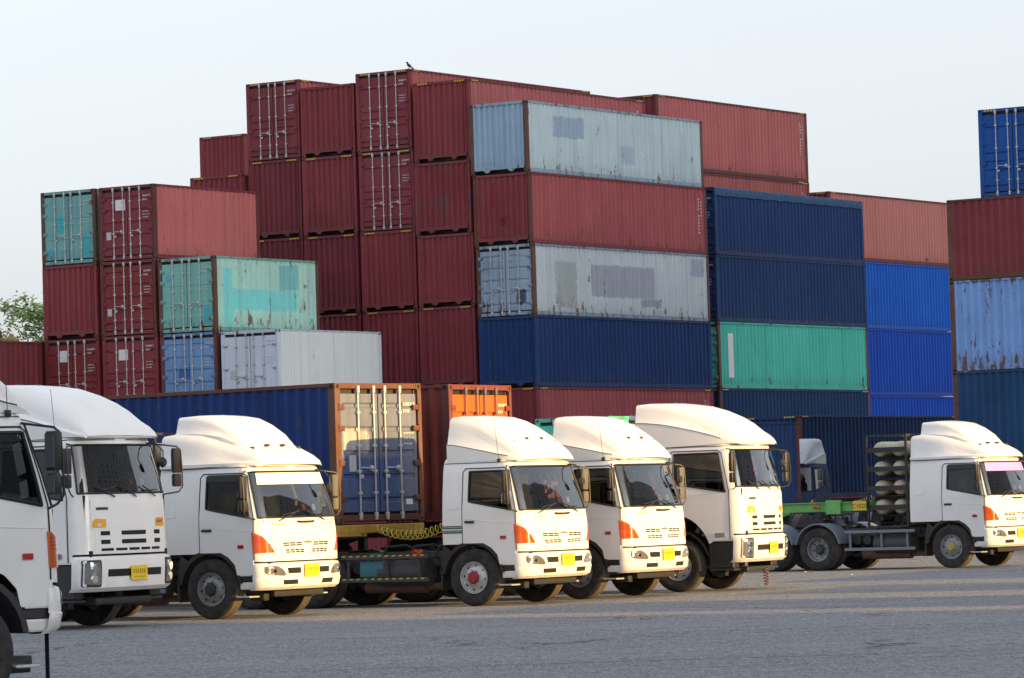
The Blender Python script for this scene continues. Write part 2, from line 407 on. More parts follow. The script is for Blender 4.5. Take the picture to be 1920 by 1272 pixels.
def stripe_mesh():
    def f():
        b = MB()
        for i in range(4): x = -.2 + i * .11; b.add([(x, 0, 0), (x + .065, 0, 0), (x + .1, 0, .05), (x + .035, 0, .05)], [(0, 1, 2, 3)])
        return b.mesh('hazard_stripe', M['hazard_yellow'], 0)
    return cached('stripe', f)

def container(pos, rz, L, H, side, end=None, frame=None, ends='corr', style='groove', label='', group='stacked shipping containers', full=True, rust_post=None,
              decals=(), name='shipping_container', lockm='zinc', reefer=False, tunnel=True, hc=None, code=False):
    """pos = centre of the base; near end = local -y"""
    end = end or side; frame = frame or end
    rust_post = rust_post or frame
    r = empty(name, pos, rz, label, 'container', group)
    for s_ in (1, -1):
        link('side_panel', side_mesh(L, H, 'reefer' if reefer else 'dry'), r, side).rotation_euler = (0, 0, 0 if s_ > 0 else math.pi)
    b = cached(('roof', L), lambda: (lambda q: (q.box(-1.15, 1.15, -L / 2 + .1, L / 2 - .1, -.05, 0), q.mesh('roof_panel', DUMMY, 0))[1])(MB()))
    link('roof_panel', b, r, frame, (0, 0, H - .02))
    b = cached(('floor', L), lambda: (lambda q: (q.box(-1.16, 1.16, -L / 2 + .3, L / 2 - .3, 0, .1), q.mesh('floor_frame', DUMMY, 0))[1])(MB()))
    link('floor_frame', b, r, M['dark_metal'], (0, 0, .05))
    for s_ in (1, -1):
        link('bottom_rail', bar_mesh(.05, .15, L - .34, 'y'), r, frame, (1.19 * s_, 0, .012))
        link('top_rail', bar_mesh(.06, .07, L - .34, 'y'), r, frame, (1.187 * s_, 0, H - .073))
    for e in (-1, 1):
        y = e * (L / 2 - .045)
        link('end_top_rail', bar_mesh(.08, .1, 2.12, 'x'), r, frame, (0, y, H - .104))
        dz = .15 if (ends == 'corr' or e > 0) and tunnel else .03
        link('end_bottom_rail', bar_mesh(.08, .12, 2.12, 'x'), r, frame, (0, y, dz))
        for s_ in (-1, 1):
            o = link('corner_post', post_mesh(H), r, rust_post, (s_ * 1.14, e * (L / 2 - .09), 0)); o.rotation_euler = (0, 0, 0 if s_ < 0 else math.pi)
            if full or e < 0:
                for z in (0, H - .118): link('corner_casting', casting_mesh(), r, rust_post, (s_ * 1.136, e * (L / 2 - .09), z))
    o = link('end_panel', end_mesh(H), r, end, (0, L / 2 - .02, 0)); o.rotation_euler = (0, 0, math.pi)
    yn = -L / 2 + .02
    if ends == 'corr':
        link('end_panel', end_mesh(H), r, end, (0, yn, 0))
        if full and tunnel:
            for s_ in (-1, 1):
                bm_ = cached('gusset', lambda: (lambda q: (q.prism([(-.16, 0), (.16, 0), (.05, -.1), (-.05, -.1)], 'y', 0, .06), q.mesh('gusset', DUMMY, 0))[1])(MB()))
                link('gusset', bm_, r, frame, (s_ * .52, yn - .02, .16))
    else:
        bk = cached(('gasket', H), lambda: (lambda q: (q.box(-1.1, 1.1, 0, .02, .16, H - .1), q.mesh('door_gasket', M['rubber'], 0))[1])(MB()))
        link('door_gasket', bk, r, None, (0, yn + .075, 0))
        for s_ in (-1, 1):
            lf = link('door', leaf_mesh(H, style, s_), r, end, (0, yn + .01, 0))
            for xx in ((-.59, -.155) if s_ < 0 else (.155, .58)):
                link('locking_bar', lockbar_mesh(H), lf, M[lockm], (xx, 0, 0))
            if full:
                hd = link('door_handle', handle_mesh(), lf, M[lockm], (-.59 if s_ < 0 else .155, 0, 1.02))
                for z in ((.45, 1.1, 1.75, H - .45) if not reefer else (.5, 1.3, 2.1)):
                    hg = link('hinge', hinge_mesh(), lf, frame if not reefer else M['steel'], (s_ * 1.045, -.005, z)); hg.rotation_euler = (0, 0, 0 if s_ < 0 else math.pi)
                    if s_ > 0: hg.location.y = -.02; hg.rotation_euler = (0, 0, 0); hg.scale = (-1, 1, 1)
    if (H > 2.8 if hc is None else hc) and full:
        for s_ in (-1, 1):
            link('hazard_stripe', stripe_mesh(), r, None, (s_ * .8, -L / 2 - .0075, H - .078))
            o = link('hazard_stripe', stripe_mesh(), r, None, (1.2225, s_ * (L / 2 - .42), H - .066)); o.rotation_euler = (0, 0, math.pi / 2)
    if code:
        q = MB(); rnd = random.Random(len(label))
        for k in range(11):
            if k == 4: continue
            q.box(1.206, 1.21, L / 2 - .62, L / 2 - .62 + rnd.uniform(.05, .09), H - .5 - k * .13, H - .42 - k * .13)
        for k in range(5): q.box(1.206, 1.21, L / 2 - .42, L / 2 - .36, H - .6 - k * .13, H - .53 - k * .13)
        tag(q.build('container_code', M['white_ink'], r, 0), kind='stuff')
    if ends == 'doors' and full:
        q = MB(); rnd = random.Random(len(label) + 3)
        for k, (zz, n_) in enumerate(((H - .42, 7), (H - .55, 4), (H - .95, 6), (H - 1.05, 6), (H - 1.15, 5))):
            for i in range(n_): q.box(.7 + i * .05, .7 + i * .05 + rnd.uniform(.02, .035), yn - .002, yn + .004, zz, zz + (.06 if k < 2 else .035))
        tag(q.build('door_markings', M['white_ink'], r, 0), kind='stuff')
    for (nm, face, a0, a1, z0, z1, mt) in decals:
        q = MB()
        if face == 'e': q.box(a0, a1, yn - .006, yn + .012, z0, z1)
        elif face == 'x+': q.box(1.203, 1.209, a0, a1, z0, z1)
        else: q.box(-1.209, -1.203, a0, a1, z0, z1)
        q.build(nm, M[mt], r, 0)
    return r
def grid_pos(dv, du, L, z): return F0 + V * (dv - 1.219) + U * (du + L / 2) + Vector((0, 0, z))
def stack(dv, du, ztop, tiers, rz=None):
    """tiers from the top down: dict(L,H,...)"""
    tot = sum(t['H'] for t in tiers); k = (ztop - BASE) / tot; z = ztop
    for t in tiers:
        t = dict(t); H = t['H']; z -= H * k; L = t.pop('L', 12.192); jd = t.pop('j', 0)
        c_ = container(grid_pos(dv + jd, du + random.uniform(-.03, .03), L, z), RU + random.uniform(-.004, .004), L, **t); c_.scale.z = k * .9985

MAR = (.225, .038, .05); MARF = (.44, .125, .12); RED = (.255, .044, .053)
C = {}
def P_(key, *a, **k):
    C[key] = paint('paint_' + key, *a, **k); return C[key]
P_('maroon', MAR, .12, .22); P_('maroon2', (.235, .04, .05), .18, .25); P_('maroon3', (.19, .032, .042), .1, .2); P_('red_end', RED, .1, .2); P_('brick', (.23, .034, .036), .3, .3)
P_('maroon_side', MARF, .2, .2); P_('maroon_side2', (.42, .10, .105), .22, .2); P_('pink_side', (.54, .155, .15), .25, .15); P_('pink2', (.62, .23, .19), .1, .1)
P_('rusty', (.13, .07, .055), .95, .3); P_('rusty_maroon', (.15, .045, .04), .7, .3)
P_('navy', (.007, .042, .145), .1, .2, scratch=.4); P_('navy2', (.007, .040, .155), .1, .18, scratch=.4); P_('navy3', (.006, .040, .125), .18, .2)
P_('blue', (.004, .13, .62), .04, .1); P_('blue2', (.004, .08, .52), .04, .1); P_('blue_door', (.006, .085, .36), .15, .2)
P_('teal', (.09, .58, .46), .2, .15)
P_('ltblue', (.56, .69, .72), .3, .13, [(-4.3, -2.2, 1.35, 2.15, (.33, .43, .58)), (.2, 1.2, .6, 1.3, (.42, .53, .64))], 1)
P_('ltblue_end', (.33, .47, .60), .25, .12)
P_('pale', (.60, .67, .69), .33, .13, [(-4.6, -3.2, .3, 2.0, (.41, .46, .46)), (-2.2, 2.2, .75, 1.95, (.38, .41, .48)), (1.2, 2.6, .45, .75, (.31, .36, .39)), (4.8, 5.8, 1.7, 2.4, (.36, .42, .52))], 1)
P_('pale_door', (.30, .40, .52), .35, .3, [(.45, .85, .4, .95, (.03, .04, .06)), (-.95, -.5, 1.6, 2.2, (.25, .31, .42))], 0)
P_('green_side', (.44, .72, .61), .42, .13, [(-2.5, -2.0, .2, 2.2, (.20, .72, .70)), (-2.0, 1.75, .75, 1.5, (.20, .72, .70)), (.7, 1.85, 1.5, 2.4, (.19, .52, .53))], 1)
P_('green_door', (.20, .48, .42), .3, .2, [(.68, 1.06, .25, .85, (.06, .40, .47)), (-.92, -.68, 1.75, 2.0, (.1, .40, .50))], 0)
P_('green_door2', (.18, .43, .42), .3, .25, [(-.52, -.17, 1.1, 1.75, (.04, .44, .50)), (.62, 1.06, .2, .95, (.05, .42, .50)), (-1.06, -.6, .2, .55, (.06, .42, .5))], 0)
P_('reefer', (.74, .79, .79), .1, .06); P_('reefer_door', (.60, .66, .76), .12, .08)
P_('dusty_blue', (.15, .29, .52), .3, .35, [(-.45, .05, 1.0, 1.4, (.03, .10, .34))], 0)
P_('sky_side', (.22, .40, .78), .56, .22); P_('dkblue_side', (.010, .06, .16), .15, .2)
P_('orange', (.62, .11, .02), .15, .15); P_('oxide', (.22, .045, .035), .2, .3)
P_('trailer_blue', (.004, .034, .17), .3, .3, scratch=.5); P_('trailer_door', (.15, .17, .24), .3, .3, [(-1.0, -.25, 1.30, 1.75, (.46, .44, .42)), (-1.06, .55, .1, 1.22, (.05, .10, .26))], 0, scratch=.5)  # lower blue door patch paints the cab's cast shadow into the colour
P_('maroon_patch', (.23, .036, .045), .12, .22, [(-.32, .25, .7, 1.4, (.16, .06, .066)), (-.25, .3, 2.3, 2.55, (.17, .065, .066))], 0)
P_('red_patch', (.25, .042, .05), .12, .22, [(-.15, .2, .7, 1.05, (.16, .016, .026)), (-.9, -.5, .15, .35, (.18, .016, .03)), (-.5, -.3, 1.4, 2.3, (.24, .022, .034))], 0)
P_('tarp', (.02, .10, .24), 0, .15)

HID = dict(full=False, label='maroon container low in a stack behind the parked trucks', group='containers hidden low in the stacks')
def hid(H, c='maroon'): return dict(H=H, side=C[c], **HID)
S1 = lambda n_: n_
# F : the front stack with the long side towards the gap
stack(-.02, -.19, 16.21, [
    dict(H=HS, side=C['ltblue'], end=C['ltblue_end'], rust_post=C['rusty'], label='pale blue container with rusty corner posts, topmost of the front stack', j=-.06),
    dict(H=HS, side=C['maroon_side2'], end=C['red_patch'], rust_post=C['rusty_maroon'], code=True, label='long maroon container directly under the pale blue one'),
    dict(H=HS, side=C['pale'], end=C['pale_door'], rust_post=C['rusty'], ends='doors', style='wide', label='pale grey-blue container with grey patches and doors facing left', j=.04),
    dict(H=HS, side=C['navy2'], end=C['navy2'], label='long navy container under the grey-patched one', j=.06),
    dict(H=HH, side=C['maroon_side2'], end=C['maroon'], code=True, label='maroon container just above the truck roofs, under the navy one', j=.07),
    hid(HH)])
# T : tall maroon columns
stack(-2.63, -.07, 17.2, [
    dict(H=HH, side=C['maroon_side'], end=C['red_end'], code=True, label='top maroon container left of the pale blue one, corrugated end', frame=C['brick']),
    dict(H=HS, side=C['maroon_side2'], end=C['maroon_patch'], label='maroon corrugated end with a faded square patch'),
    dict(H=HS, side=C['maroon'], end=C['red_end'], label='maroon corrugated end beside the grey-patched container doors', hc=False),
    dict(H=HH, side=C['maroon'], end=C['maroon2'], label='tall maroon corrugated end left of the navy container', hc=True),
    hid(HH), hid(HH)])
stack(-5.2, .05, 17.78, [
    dict(H=HH, side=C['maroon_side'], end=C['maroon'], ends='doors', label='highest maroon container with white lock bars, bird on its corner', frame=C['maroon2']),
    dict(H=HH, side=C['maroon'], end=C['maroon'], ends='doors', label='maroon container with white lock bars directly under the highest one'),
    dict(H=HH, side=C['maroon'], end=C['red_end'], label='reddish corrugated end under the two white-barred door ends'),
    dict(H=HH, side=C['maroon'], end=C['maroon2'], label='maroon corrugated end behind the white reefer, fourth from its column top'),
    hid(HH), hid(HH)])
stack(-7.8, .1, 17.48, [
    dict(H=HS, side=C['maroon'], end=C['red_end'], label='lower maroon corrugated end between two top door-ended containers', frame=C['brick']),
    dict(H=HH, side=C['maroon'], end=C['maroon2'], label='maroon corrugated end in the second tier, left of white-barred doors'),
    dict(H=HH, side=C['maroon'], end=C['maroon3'], label='dark maroon corrugated end half hidden by the pale green container'),
    dict(H=HH, side=C['maroon'], end=C['maroon3'], label='dark maroon end seen in a sliver above the white reefer'),
    hid(HH), hid(HH)])
stack(-10.37, .2, 17.84, [
    dict(H=HH, side=C['maroon_side'], end=C['maroon'], ends='doors', label='top left maroon container with scratched doors and white lock bars'),
    dict(H=HH, side=C['maroon'], end=C['maroon3'], label='dark maroon corrugated end below the top left door-ended container'),
    dict(H=HH, side=C['maroon'], end=C['maroon3'], label='dark maroon end peeking out right of the pink-sided container'),
    hid(HH), hid(HH), hid(HH)])
stack(-12.97, 0, 14.5, [dict(H=HH, side=C['maroon'], end=C['maroon2'], label='maroon end with yellow corner stripes just above the pink-sided container'), hid(HH), hid(HH), hid(HH), hid(HH)])
stack(-25.9, 17.4, 18.03, [dict(H=HH, side=C['maroon'], end=C['red_end'], label='distant red-maroon corrugated end at the upper left skyline'), hid(HH), hid(HH), hid(HH), hid(HH), hid(HH)])
# L : short containers in front, left
S20 = 6.058
def d20(**k): k.setdefault('L', S20); k.setdefault('H', HS); return k
h20 = d20(side=C['maroon'], **HID)
stack(-11.5, -10.45, 13.34, [
    d20(side=C['green_side'], end=C['green_door2'], rust_post=C['rusty'], ends='doors', style='flat', label='green container with blue-green patched doors, top of the leftmost column', lockm='zinc'),
    d20(side=C['maroon'], end=C['red_end'], label='wine red corrugated end below the leftmost green doors'),
    d20(side=C['maroon'], end=C['brick'], ends='doors', label='red doors with a round mark on a white sticker, above the truck roof', decals=[('placard', 'e', -.55, -.22, 1.8, 2.2, 'paper')]),
    h20, h20])
stack(-8.9, -10.45, 13.34, [
    d20(side=C['pink_side'], end=C['maroon'], ends='doors', style='wide', rust_post=C['rusty_maroon'], label='faded pink-sided container with maroon doors and white notice', decals=[('placard', 'e', -.5, -.08, 1.75, 2.12, 'paper'), ('data_plate', 'e', -.93, -.72, .75, 1.02, 'zinc')]),
    d20(side=C['maroon'], end=C['brick'], ends='doors', style='wide', label='brownish dented doors under the pink-sided container', rust_post=C['rusty_maroon'], decals=[('data_plate', 'e', -.93, -.74, .7, .95, 'zinc')]),
    d20(side=C['maroon'], end=C['maroon2'], ends='doors', label='dark red doors with a plain white sticker left of the blue doors', decals=[('placard', 'e', -.5, -.1, 1.75, 2.12, 'paper')]),
    h20, h20])
stack(-6.33, -10.45, 10.69, [
    d20(side=C['green_side'], end=C['green_door'], rust_post=C['rusty'], ends='doors', style='flat', code=True, label='pale green container with bright turquoise repaint band on its side'),
    d20(side=C['navy'], end=C['dusty_blue'], rust_post=C['rusty_maroon'], ends='doors', style='wide', label='dusty light blue doors between dark red doors and white reefer'),
    h20, h20])
stack(-3.72, -10.45, 8.05, [
    d20(side=C['reefer'], end=C['reefer_door'], ends='doors', style='smooth', reefer=True, label='white refrigerated container with smooth sides and steel hinges', name='reefer_container', lockm='steel', decals=[('data_plate', 'e', -.85, -.66, .95, 1.25, 'zinc'), ('yellow_label', 'e', -.85, -.6, .35, .46, 'hazard_yellow')]),
    h20, h20])
stack(-14.1, -21.6, 8.1, [dict(H=HS, side=C['maroon3'], end=C['maroon'], label='low dark maroon container side at the far left below the trees'), hid(HS), hid(HS)])
# R, B, G : behind and to the right
stack(-5.0, 16.83, 17.98, [
    dict(H=HH, side=C['pink_side'], end=C['maroon'], code=True, label='large rust-pink container on the skyline right of the pale blue one', frame=C['rusty_maroon']),
    dict(H=HH, side=C['maroon_side'], end=C['maroon'], code=True, label='maroon container under the large rust-pink one, upper part showing'), hid(HH), hid(HH), hid(HH), hid(HH)])
stack(-2.2, 16.35, 14.03, [
    dict(H=HS, side=C['navy2'], end=C['navy'], ends='doors', label='navy open-top container with a blue tarpaulin roof'),
    dict(H=HS, side=C['navy'], end=C['navy'], ends='doors', label='dented navy container between the tarpaulin-roofed one and the teal one'),
    dict(H=HS, side=C['teal'], end=C['teal'], ends='doors', rust_post=C['rusty'], label='bright teal container with a tall white strip', decals=[('white_strip', 'x+', -5.35, -4.95, .42, 2.15, 'paper')]),
    dict(H=HH, side=C['navy3'], end=C['navy'], rust_post=C['rusty'], label='dark navy container under the teal one'), hid(HH)])
stack(-6.44, 33.3, 15.0, [
    dict(H=HH, side=C['pink2'], end=C['maroon'], label='salmon pink container between navy stack and right-hand stack'),
    dict(H=HH, side=C['blue'], end=C['blue'], label='bright blue container directly under the salmon pink one', hc=False),
    dict(H=HH, side=C['blue2'], end=C['blue2'], label='second bright blue container below the salmon pink one', hc=False),
    dict(H=HH, side=C['blue2'], end=C['blue2'], label='lowest visible bright blue container above the trucks', hc=False), hid(HH)])
# tarpaulin over the open-top container
tb = MB(); tp = grid_pos(-2.2, 16.35, 12.192, 0); rows = []
for zz, xo in ((-.30, 1.225), (-.22, 1.232), (-.12, 1.228), (-.03, 1.222), (.02, 1.18), (.05, 0), (.02, -1.18), (-.03, -1.222), (-.3, -1.225)):
    rows.append([(xo + (.014 * math.sin(i * 1.9 + zz * 9) + random.uniform(-.008, .01) if -.29 < zz < .05 else 0) * (1 if xo > 0 else -1), -6.06 + i * .0606 * 2, zz + (random.uniform(-.01, .01) if -.3 < zz else .012 * math.sin(i * .7))) for i in range(101)])
tb.grid(rows, flip=False)
tarp = tb.build('tarpaulin', C['tarp'], None, 60)
ot = [o for o in bpy.data.objects if o.get('label', '').startswith('navy open-top')][0]
tarp.parent = ot; tarp.location = (0, 0, HS + .012)
# H : stack turned across, right edge
hc_ = Vector((14.0, 130.2, 0)) + V * 6.1 + U * 1.22
for z, H, s_, lb in ((8.55, HS, 'maroon', 'maroon container side with rusty post at the right edge, topmost of its stack'), (5.65, HH, 'sky_side', 'rust-streaked light blue container side at the right edge'),
                     (2.75, HH, 'dkblue_side', 'dark blue container side at the right edge behind the tractor roof'), (.3, 2.42, 'maroon', HID['label'])):
    container(hc_ + Vector((0, 0, z + .0)), RV, 12.192, H, C[s_], frame=C['rusty_maroon'] if s_ == 'maroon' else C[s_], rust_post=C['rusty'], label=lb, hc=False, tunnel=False,
              group=HID['group'] if z < 1 else 'stacked shipping containers', full=z > 1)
bp_ = Vector((15.42, 132.9, 0)) + V * 1.219 + U * 6.096
container(bp_ + Vector((0, 0, 11.36)), RU, 12.192, HH, C['blue_door'], ends='doors', label='blue container with doors on the skyline at the right edge')
for k, z in enumerate((8.6, 5.84, 3.08, .3)): container(bp_ + Vector((0, 0, z)), RU, 12.192, 2.75, C['maroon'], **HID)

# ------------------------------------------------------------------ trees behind the stacks
def leaf_mat(name, c1, c2):
    t = NT(name); oi = t.noise(t.pos(), 1.4, 3)
    return t.set(Base_Color=t.mix(t.ramp(oi, .35, .65), c1, c2), Roughness=.6, Subsurface_Weight=0.0)
M['bark'] = plain('bark', (.10, .075, .055), .9)
def tree(loc, h, rx, lm, label, seed, n=2600, top=.35):
    rnd = random.Random(seed); r = empty('tree', loc, 0, label, 'tree', 'trees behind the container yard')
    t = MB(); t.tube([(0, 0, 0), (.1, .05, h * .3), (.0, .1, h * .6), (.15, 0, h * .85)], .16, 7)
    tips = []
    for i in range(26):
        a = rnd.uniform(0, 6.28); z0 = h * rnd.uniform(.35, .8); l = rx * rnd.uniform(.5, 1.0); up = rnd.uniform(.1, .5) * l
        p0 = Vector((.05, .05, z0)); p2 = p0 + Vector((math.cos(a) * l, math.sin(a) * l, up)); pm = (p0 + p2) / 2 + Vector((0, 0, .12 * l))
        if p2.z > h: p2.z = h
        t.tube([p0, pm, p2], .035, 5); tips += [pm.lerp(p2, q) for q in (0, .35, .7, 1)]
    t.build('trunk', M['bark'], r)
    f = MB()
    for tip in tips:
        for c in range(int(n / len(tips) / 10)):
            cc = tip + Vector((rnd.gauss(0, .42), rnd.gauss(0, .42), rnd.gauss(0, .22)))
            for k in range(10):
                p = cc + Vector((rnd.gauss(0, .17), rnd.gauss(0, .17), rnd.gauss(0, .1)))
                d = Vector((rnd.uniform(-1, 1), rnd.uniform(-1, 1), rnd.uniform(-.5, .6))).normalized(); w = d.orthogonal().normalized() * rnd.uniform(.03, .05)
                l = d * rnd.uniform(.1, .17); f.add([p - l, p + w, p + l, p - w], [(0, 1, 2, 3)])
    f.build('crown', lm, r, 0)
M['leaf'] = leaf_mat('green_leaves', (.12, .22, .03), (.26, .38, .07)); M['leaf2'] = leaf_mat('yellowing_leaves', (.30, .27, .05), (.36, .29, .07))
tree((-18.5, 166, .3), 12.2, 2.5, M['leaf'], 'light green feathery tree above the far left container', 3, 8000)
tree((-21.3, 168, .3), 11.0, 1.3, M['leaf2'], 'thin yellowing tree at the extreme left edge', 5, 4500)

# ------------------------------------------------------------------ trucks  (x forward, y left, z up; origin on the ground under the front axle)
def lerp(a, b, t): return a + (b - a) * t
class Cab:
    """cab skin: levels (z, xf, w) + corner rx, ry, front sagitta; t in 0..1 front, 1..2 corner, 2..3 side"""
    def __init__(s, levels, rx, ry, sag, xb): s.lv = levels; s.rx = rx; s.ry = ry; s.sag = sag; s.xb = xb
    def at(s, z):
        lv = s.lv
        if z <= lv[0][0]: return lv[0][1:]
        for a, b in zip(lv, lv[1:]):
            if z <= b[0]:
                t = (z - a[0]) / (b[0] - a[0]); return tuple(lerp(p, q, t) for p, q in zip(a[1:], b[1:]))
        return lv[-1][1:]
    def xc(s, z): return s.at(z)[0] - s.sag - s.rx
    def S(s, t, z):
        sg = -1 if t < 0 else 1; t = abs(t); xf, w = s.at(z); wf = w - s.ry
        if t <= 1: x = xf - s.sag * t * t; y = wf * t
        elif t <= 2: a = (t - 1) * math.pi / 2; x = xf - s.sag - s.rx * (1 - math.cos(a)); y = wf + s.ry * math.sin(a)
        else: x = lerp(xf - s.sag - s.rx, s.xb, t - 2); y = w
        return Vector((x, y * sg, z))
    def N(s, t, z):
        e = 1e-3; a = s.S(t + e, z) - s.S(t - e, z); b = s.S(t, z + e) - s.S(t, z - e); n = a.cross(b)
        return n.normalized() if n.length > 1e-12 else Vector((1, 0, 0))
    def tx(s, x, z): xc = s.xc(z); return 2 + (xc - x) / (xc - s.xb) if x <= xc else 2 - math.acos(max(-1, min(1, 1 - (s.at(z)[0] - s.sag - x) / s.rx))) * 0 - (x - xc) / s.rx * .6
    def ty(s, y, z):
        sg = -1 if y < 0 else 1; y = abs(y); w = s.at(z)[1]; wf = w - s.ry
        return sg * (y / wf if y <= wf else 1 + math.asin(min(1, (y - wf) / s.ry)) / (math.pi / 2))
    def pt(s, kind, a, z, off=0.0, side=-1):
        if kind == 'S': t = s.tx(a, z) * side
        elif kind == 'T': t = a * side
        else: t = s.ty(a, z)
        return s.S(t, z) + s.N(t, z) * off
def round_poly(pts, r, n=3):
    out = []; m = len(pts)
    for i in range(m):
        p0, p1, p2 = (Vector(pts[i - 1]), Vector(pts[i]), Vector(pts[(i + 1) % m]))
        a = (p0 - p1); b = (p2 - p1); q = min(r, a.length * .45, b.length * .45); a = p1 + a.normalized() * q; b = p1 + b.normalized() * q
        for k in range(n + 1): t = k / n; out.append(tuple((a * (1 - t) ** 2 + p1 * 2 * t * (1 - t) + b * t * t)))
    return out
def patch(mb, cab, poly, kind, off=.006, thick=.01, side=-1, cols=8, rows=7, mi=0, r=.03):
    if r: poly = round_poly(poly, r)
    zs = sorted(set([round(p[1], 4) for p in poly])); z0, z1 = zs[0], zs[-1]
    zz = sorted(set([z for z in zs if z0 + 1e-4 < z < z1 - 1e-4] + [lerp(z0 + 1e-4, z1 - 1e-4, i / rows) for i in range(rows + 1)]))
    def span(z):
        xs = []
        for i in range(len(poly)):
            a, b = poly[i], poly[(i + 1) % len(poly)]
            if (a[1] - z) * (b[1] - z) <= 0 and abs(a[1] - b[1]) > 1e-9: xs.append(lerp(a[0], b[0], (z - a[1]) / (b[1] - a[1])))
        return (min(xs), max(xs)) if xs else (poly[0][0], poly[0][0])
    g = []; gi = []
    for z in zz:
        a0, a1 = span(z)
        g.append([cab.pt(kind, lerp(a0, a1, j / cols), z, off, side) for j in range(cols + 1)])
        gi.append([cab.pt(kind, lerp(a0, a1, j / cols), z, off - thick, side) for j in range(cols + 1)])
    # orientation: make normals point outwards
    n = (g[0][-1] - g[0][0]).cross(g[-1][0] - g[0][0]); c = g[len(g) // 2][cols // 2]; ctr = Vector((0, 0, c.z)); fl = n.dot(c - ctr) < 0
    mb.grid(g, mi, flip=fl)
    mb.grid([[r_[0] for r_ in gi], [r_[0] for r_ in g]], mi, flip=fl); mb.grid([[r_[-1] for r_ in g], [r_[-1] for r_ in gi]], mi, flip=fl)
    mb.grid([gi[0], g[0]], mi, flip=fl); mb.grid([g[-1], gi[-1]], mi, flip=fl)

def fairing(mb, st, ridge=True):
    """st: list of (x, z0, wb, zs, zt, wt, r): base z, base half width, shoulder z, top z, top half width, corner radius"""
    rows = []
    for x, z0, wb, zs, zt, wt, r in st:
        half = [(wb, z0), (wb, lerp(z0, zs, .5)), (wb, zs), (wb - .035, zs + .02)]
        za = max(zt - r, zs + .03)
        half.append((lerp(wb - .035, wt, .5), lerp(zs + .02, za, .5))); half.append((wt, za))
        for k in range(1, 6): a = k / 5 * math.pi / 2; half.append((wt - r * (1 - math.cos(a)), za + (zt - za) * math.sin(a)))
        half += [(lerp(wt - r, 0, .5), zt + .01), (0, zt + .015)]
        rows.append([(x, -y, z) for y, z in half] + [(x, y, z) for y, z in half[-2::-1]])
    mb.grid(rows, flip=True)
    o = len(mb.v); n = len(rows[0]); mb.add(rows[0], [tuple(range(n))])

TYRE_R, TYRE_W = .515, .27
def wheel_meshes():
    b = MB(); R = TYRE_R; w = TYRE_W
    pr = [(.285, -.02), (.30, -.012), (.33, .0), (.42, .012), (.475, .003), (.497, -.012), (.510, -.03)]
    mis = [0] * 6
    y = -.035
    for k in range(5):
        pr += [(R, y), (R, y - .034)]; mis += [1, 1]
        if k < 4: pr += [(R - .014, y - .037), (R - .014, y - .043)]; mis += [0, 0]
        y -= .046
    pr += [(.510, -w + .03), (.497, -w + .012), (.42, -w), (.29, -w + .02)]; mis += [0, 0, 0, 0]
    mis = (mis + [0] * 30)[:len(pr) - 1]
    b.lathe(pr, (0, 0, 0), 40, mis, flip=-1)
    ty = b.mesh('wheel', [M['tyre'], M['tread']], 30)
    def rim(dish, hubm, rimm, rear=False):
        b = MB(); c = (0, 0, 0)
        if rear: pr = [(.29, -.005), (.275, -.012), (.268, -.10), (.25, -.135), (.20, -.15), (.16, -.15), (.13, -.12), (.11, -.05), (.09, -.03), (.0, -.03)]
        else: pr = [(.29, -.002), (.278, -.004), (.268, -.03), (.258, -.05), (.235, -.055), (.19, -.03), (.155, -.008), (.135, .0), (.12, .0), (.118, .012), (.105, .014), (.10, .05), (.085, .068), (.0, .07)]
        k = len(pr) - 1; mi = [0] * k
        for i in range(k):
            if pr[i + 1][0] < .118: mi[i] = 1
        b.lathe(pr, c, 32, mi, flip=-1)
        for i in range(8):
            a = i * math.pi / 4 + .2; rr = .213 if not rear else .205; yy = .047 if not rear else .153
            ctr = Vector((rr * math.cos(a), yy if rear else yy - .004, rr * math.sin(a)))
            e1 = Vector((math.cos(a), (-.55 if not rear else 0), math.sin(a))).normalized() * .022; e2 = Vector((-math.sin(a), 0, math.cos(a))) * .027
            ctr.y -= .008
            b.add([ctr + e1 * math.cos(q * .785) + e2 * math.sin(q * .785) for q in range(8)], [tuple(range(8))], 2)
            a += math.pi / 8; p = Vector((.137 * math.cos(a), 0 if not rear else .13, .137 * math.sin(a)))
            b.cyl(p, p + Vector((0, -.03, 0)), .014, n=6, mi=3)
        return b.mesh('rim', [rimm, hubm, M['hole'], M['steel']], 40)
    return ty, rim
TY, RIMF = wheel_meshes()
RIMS = {'red': RIMF(0, M['hub_red'], M['rim_light']), 'dark': RIMF(0, M['hub_dark'], M['rim']), 'yellow': RIMF(0, M['hub_yellow'], M['rim']), 'rear': RIMF(0, M['hub_dark'], M['rim'], True)}
def wheel(parent, x, y, side, rim, z=TYRE_R):
    """side -1 : outer face towards -y"""
    w = link('wheel', TY, parent, None, (x, y, z)); w.rotation_euler = (0, random.uniform(0, 6), 0 if side < 0 else math.pi)
    link('rim', RIMS[rim], w)
    return w
def sheet(name, pts, mat, parent, th=.012):    # thin solid polygon panel
    pass
def arc_guard(mb, x, z, r0, r1, y0, y1, a0, a1, n=14, mi=0):
    rows = []
    for i in range(n + 1):
        a = lerp(a0, a1, i / n); c, s_ = math.cos(a), math.sin(a)
        rows.append([(x + r0 * c, y0, z + r0 * s_), (x + r1 * c, y0, z + r1 * s_), (x + r1 * c, y1, z + r1 * s_), (x + r0 * c, y1, z + r0 * s_), (x + r0 * c, y0, z + r0 * s_)])
    mb.grid(rows, mi)

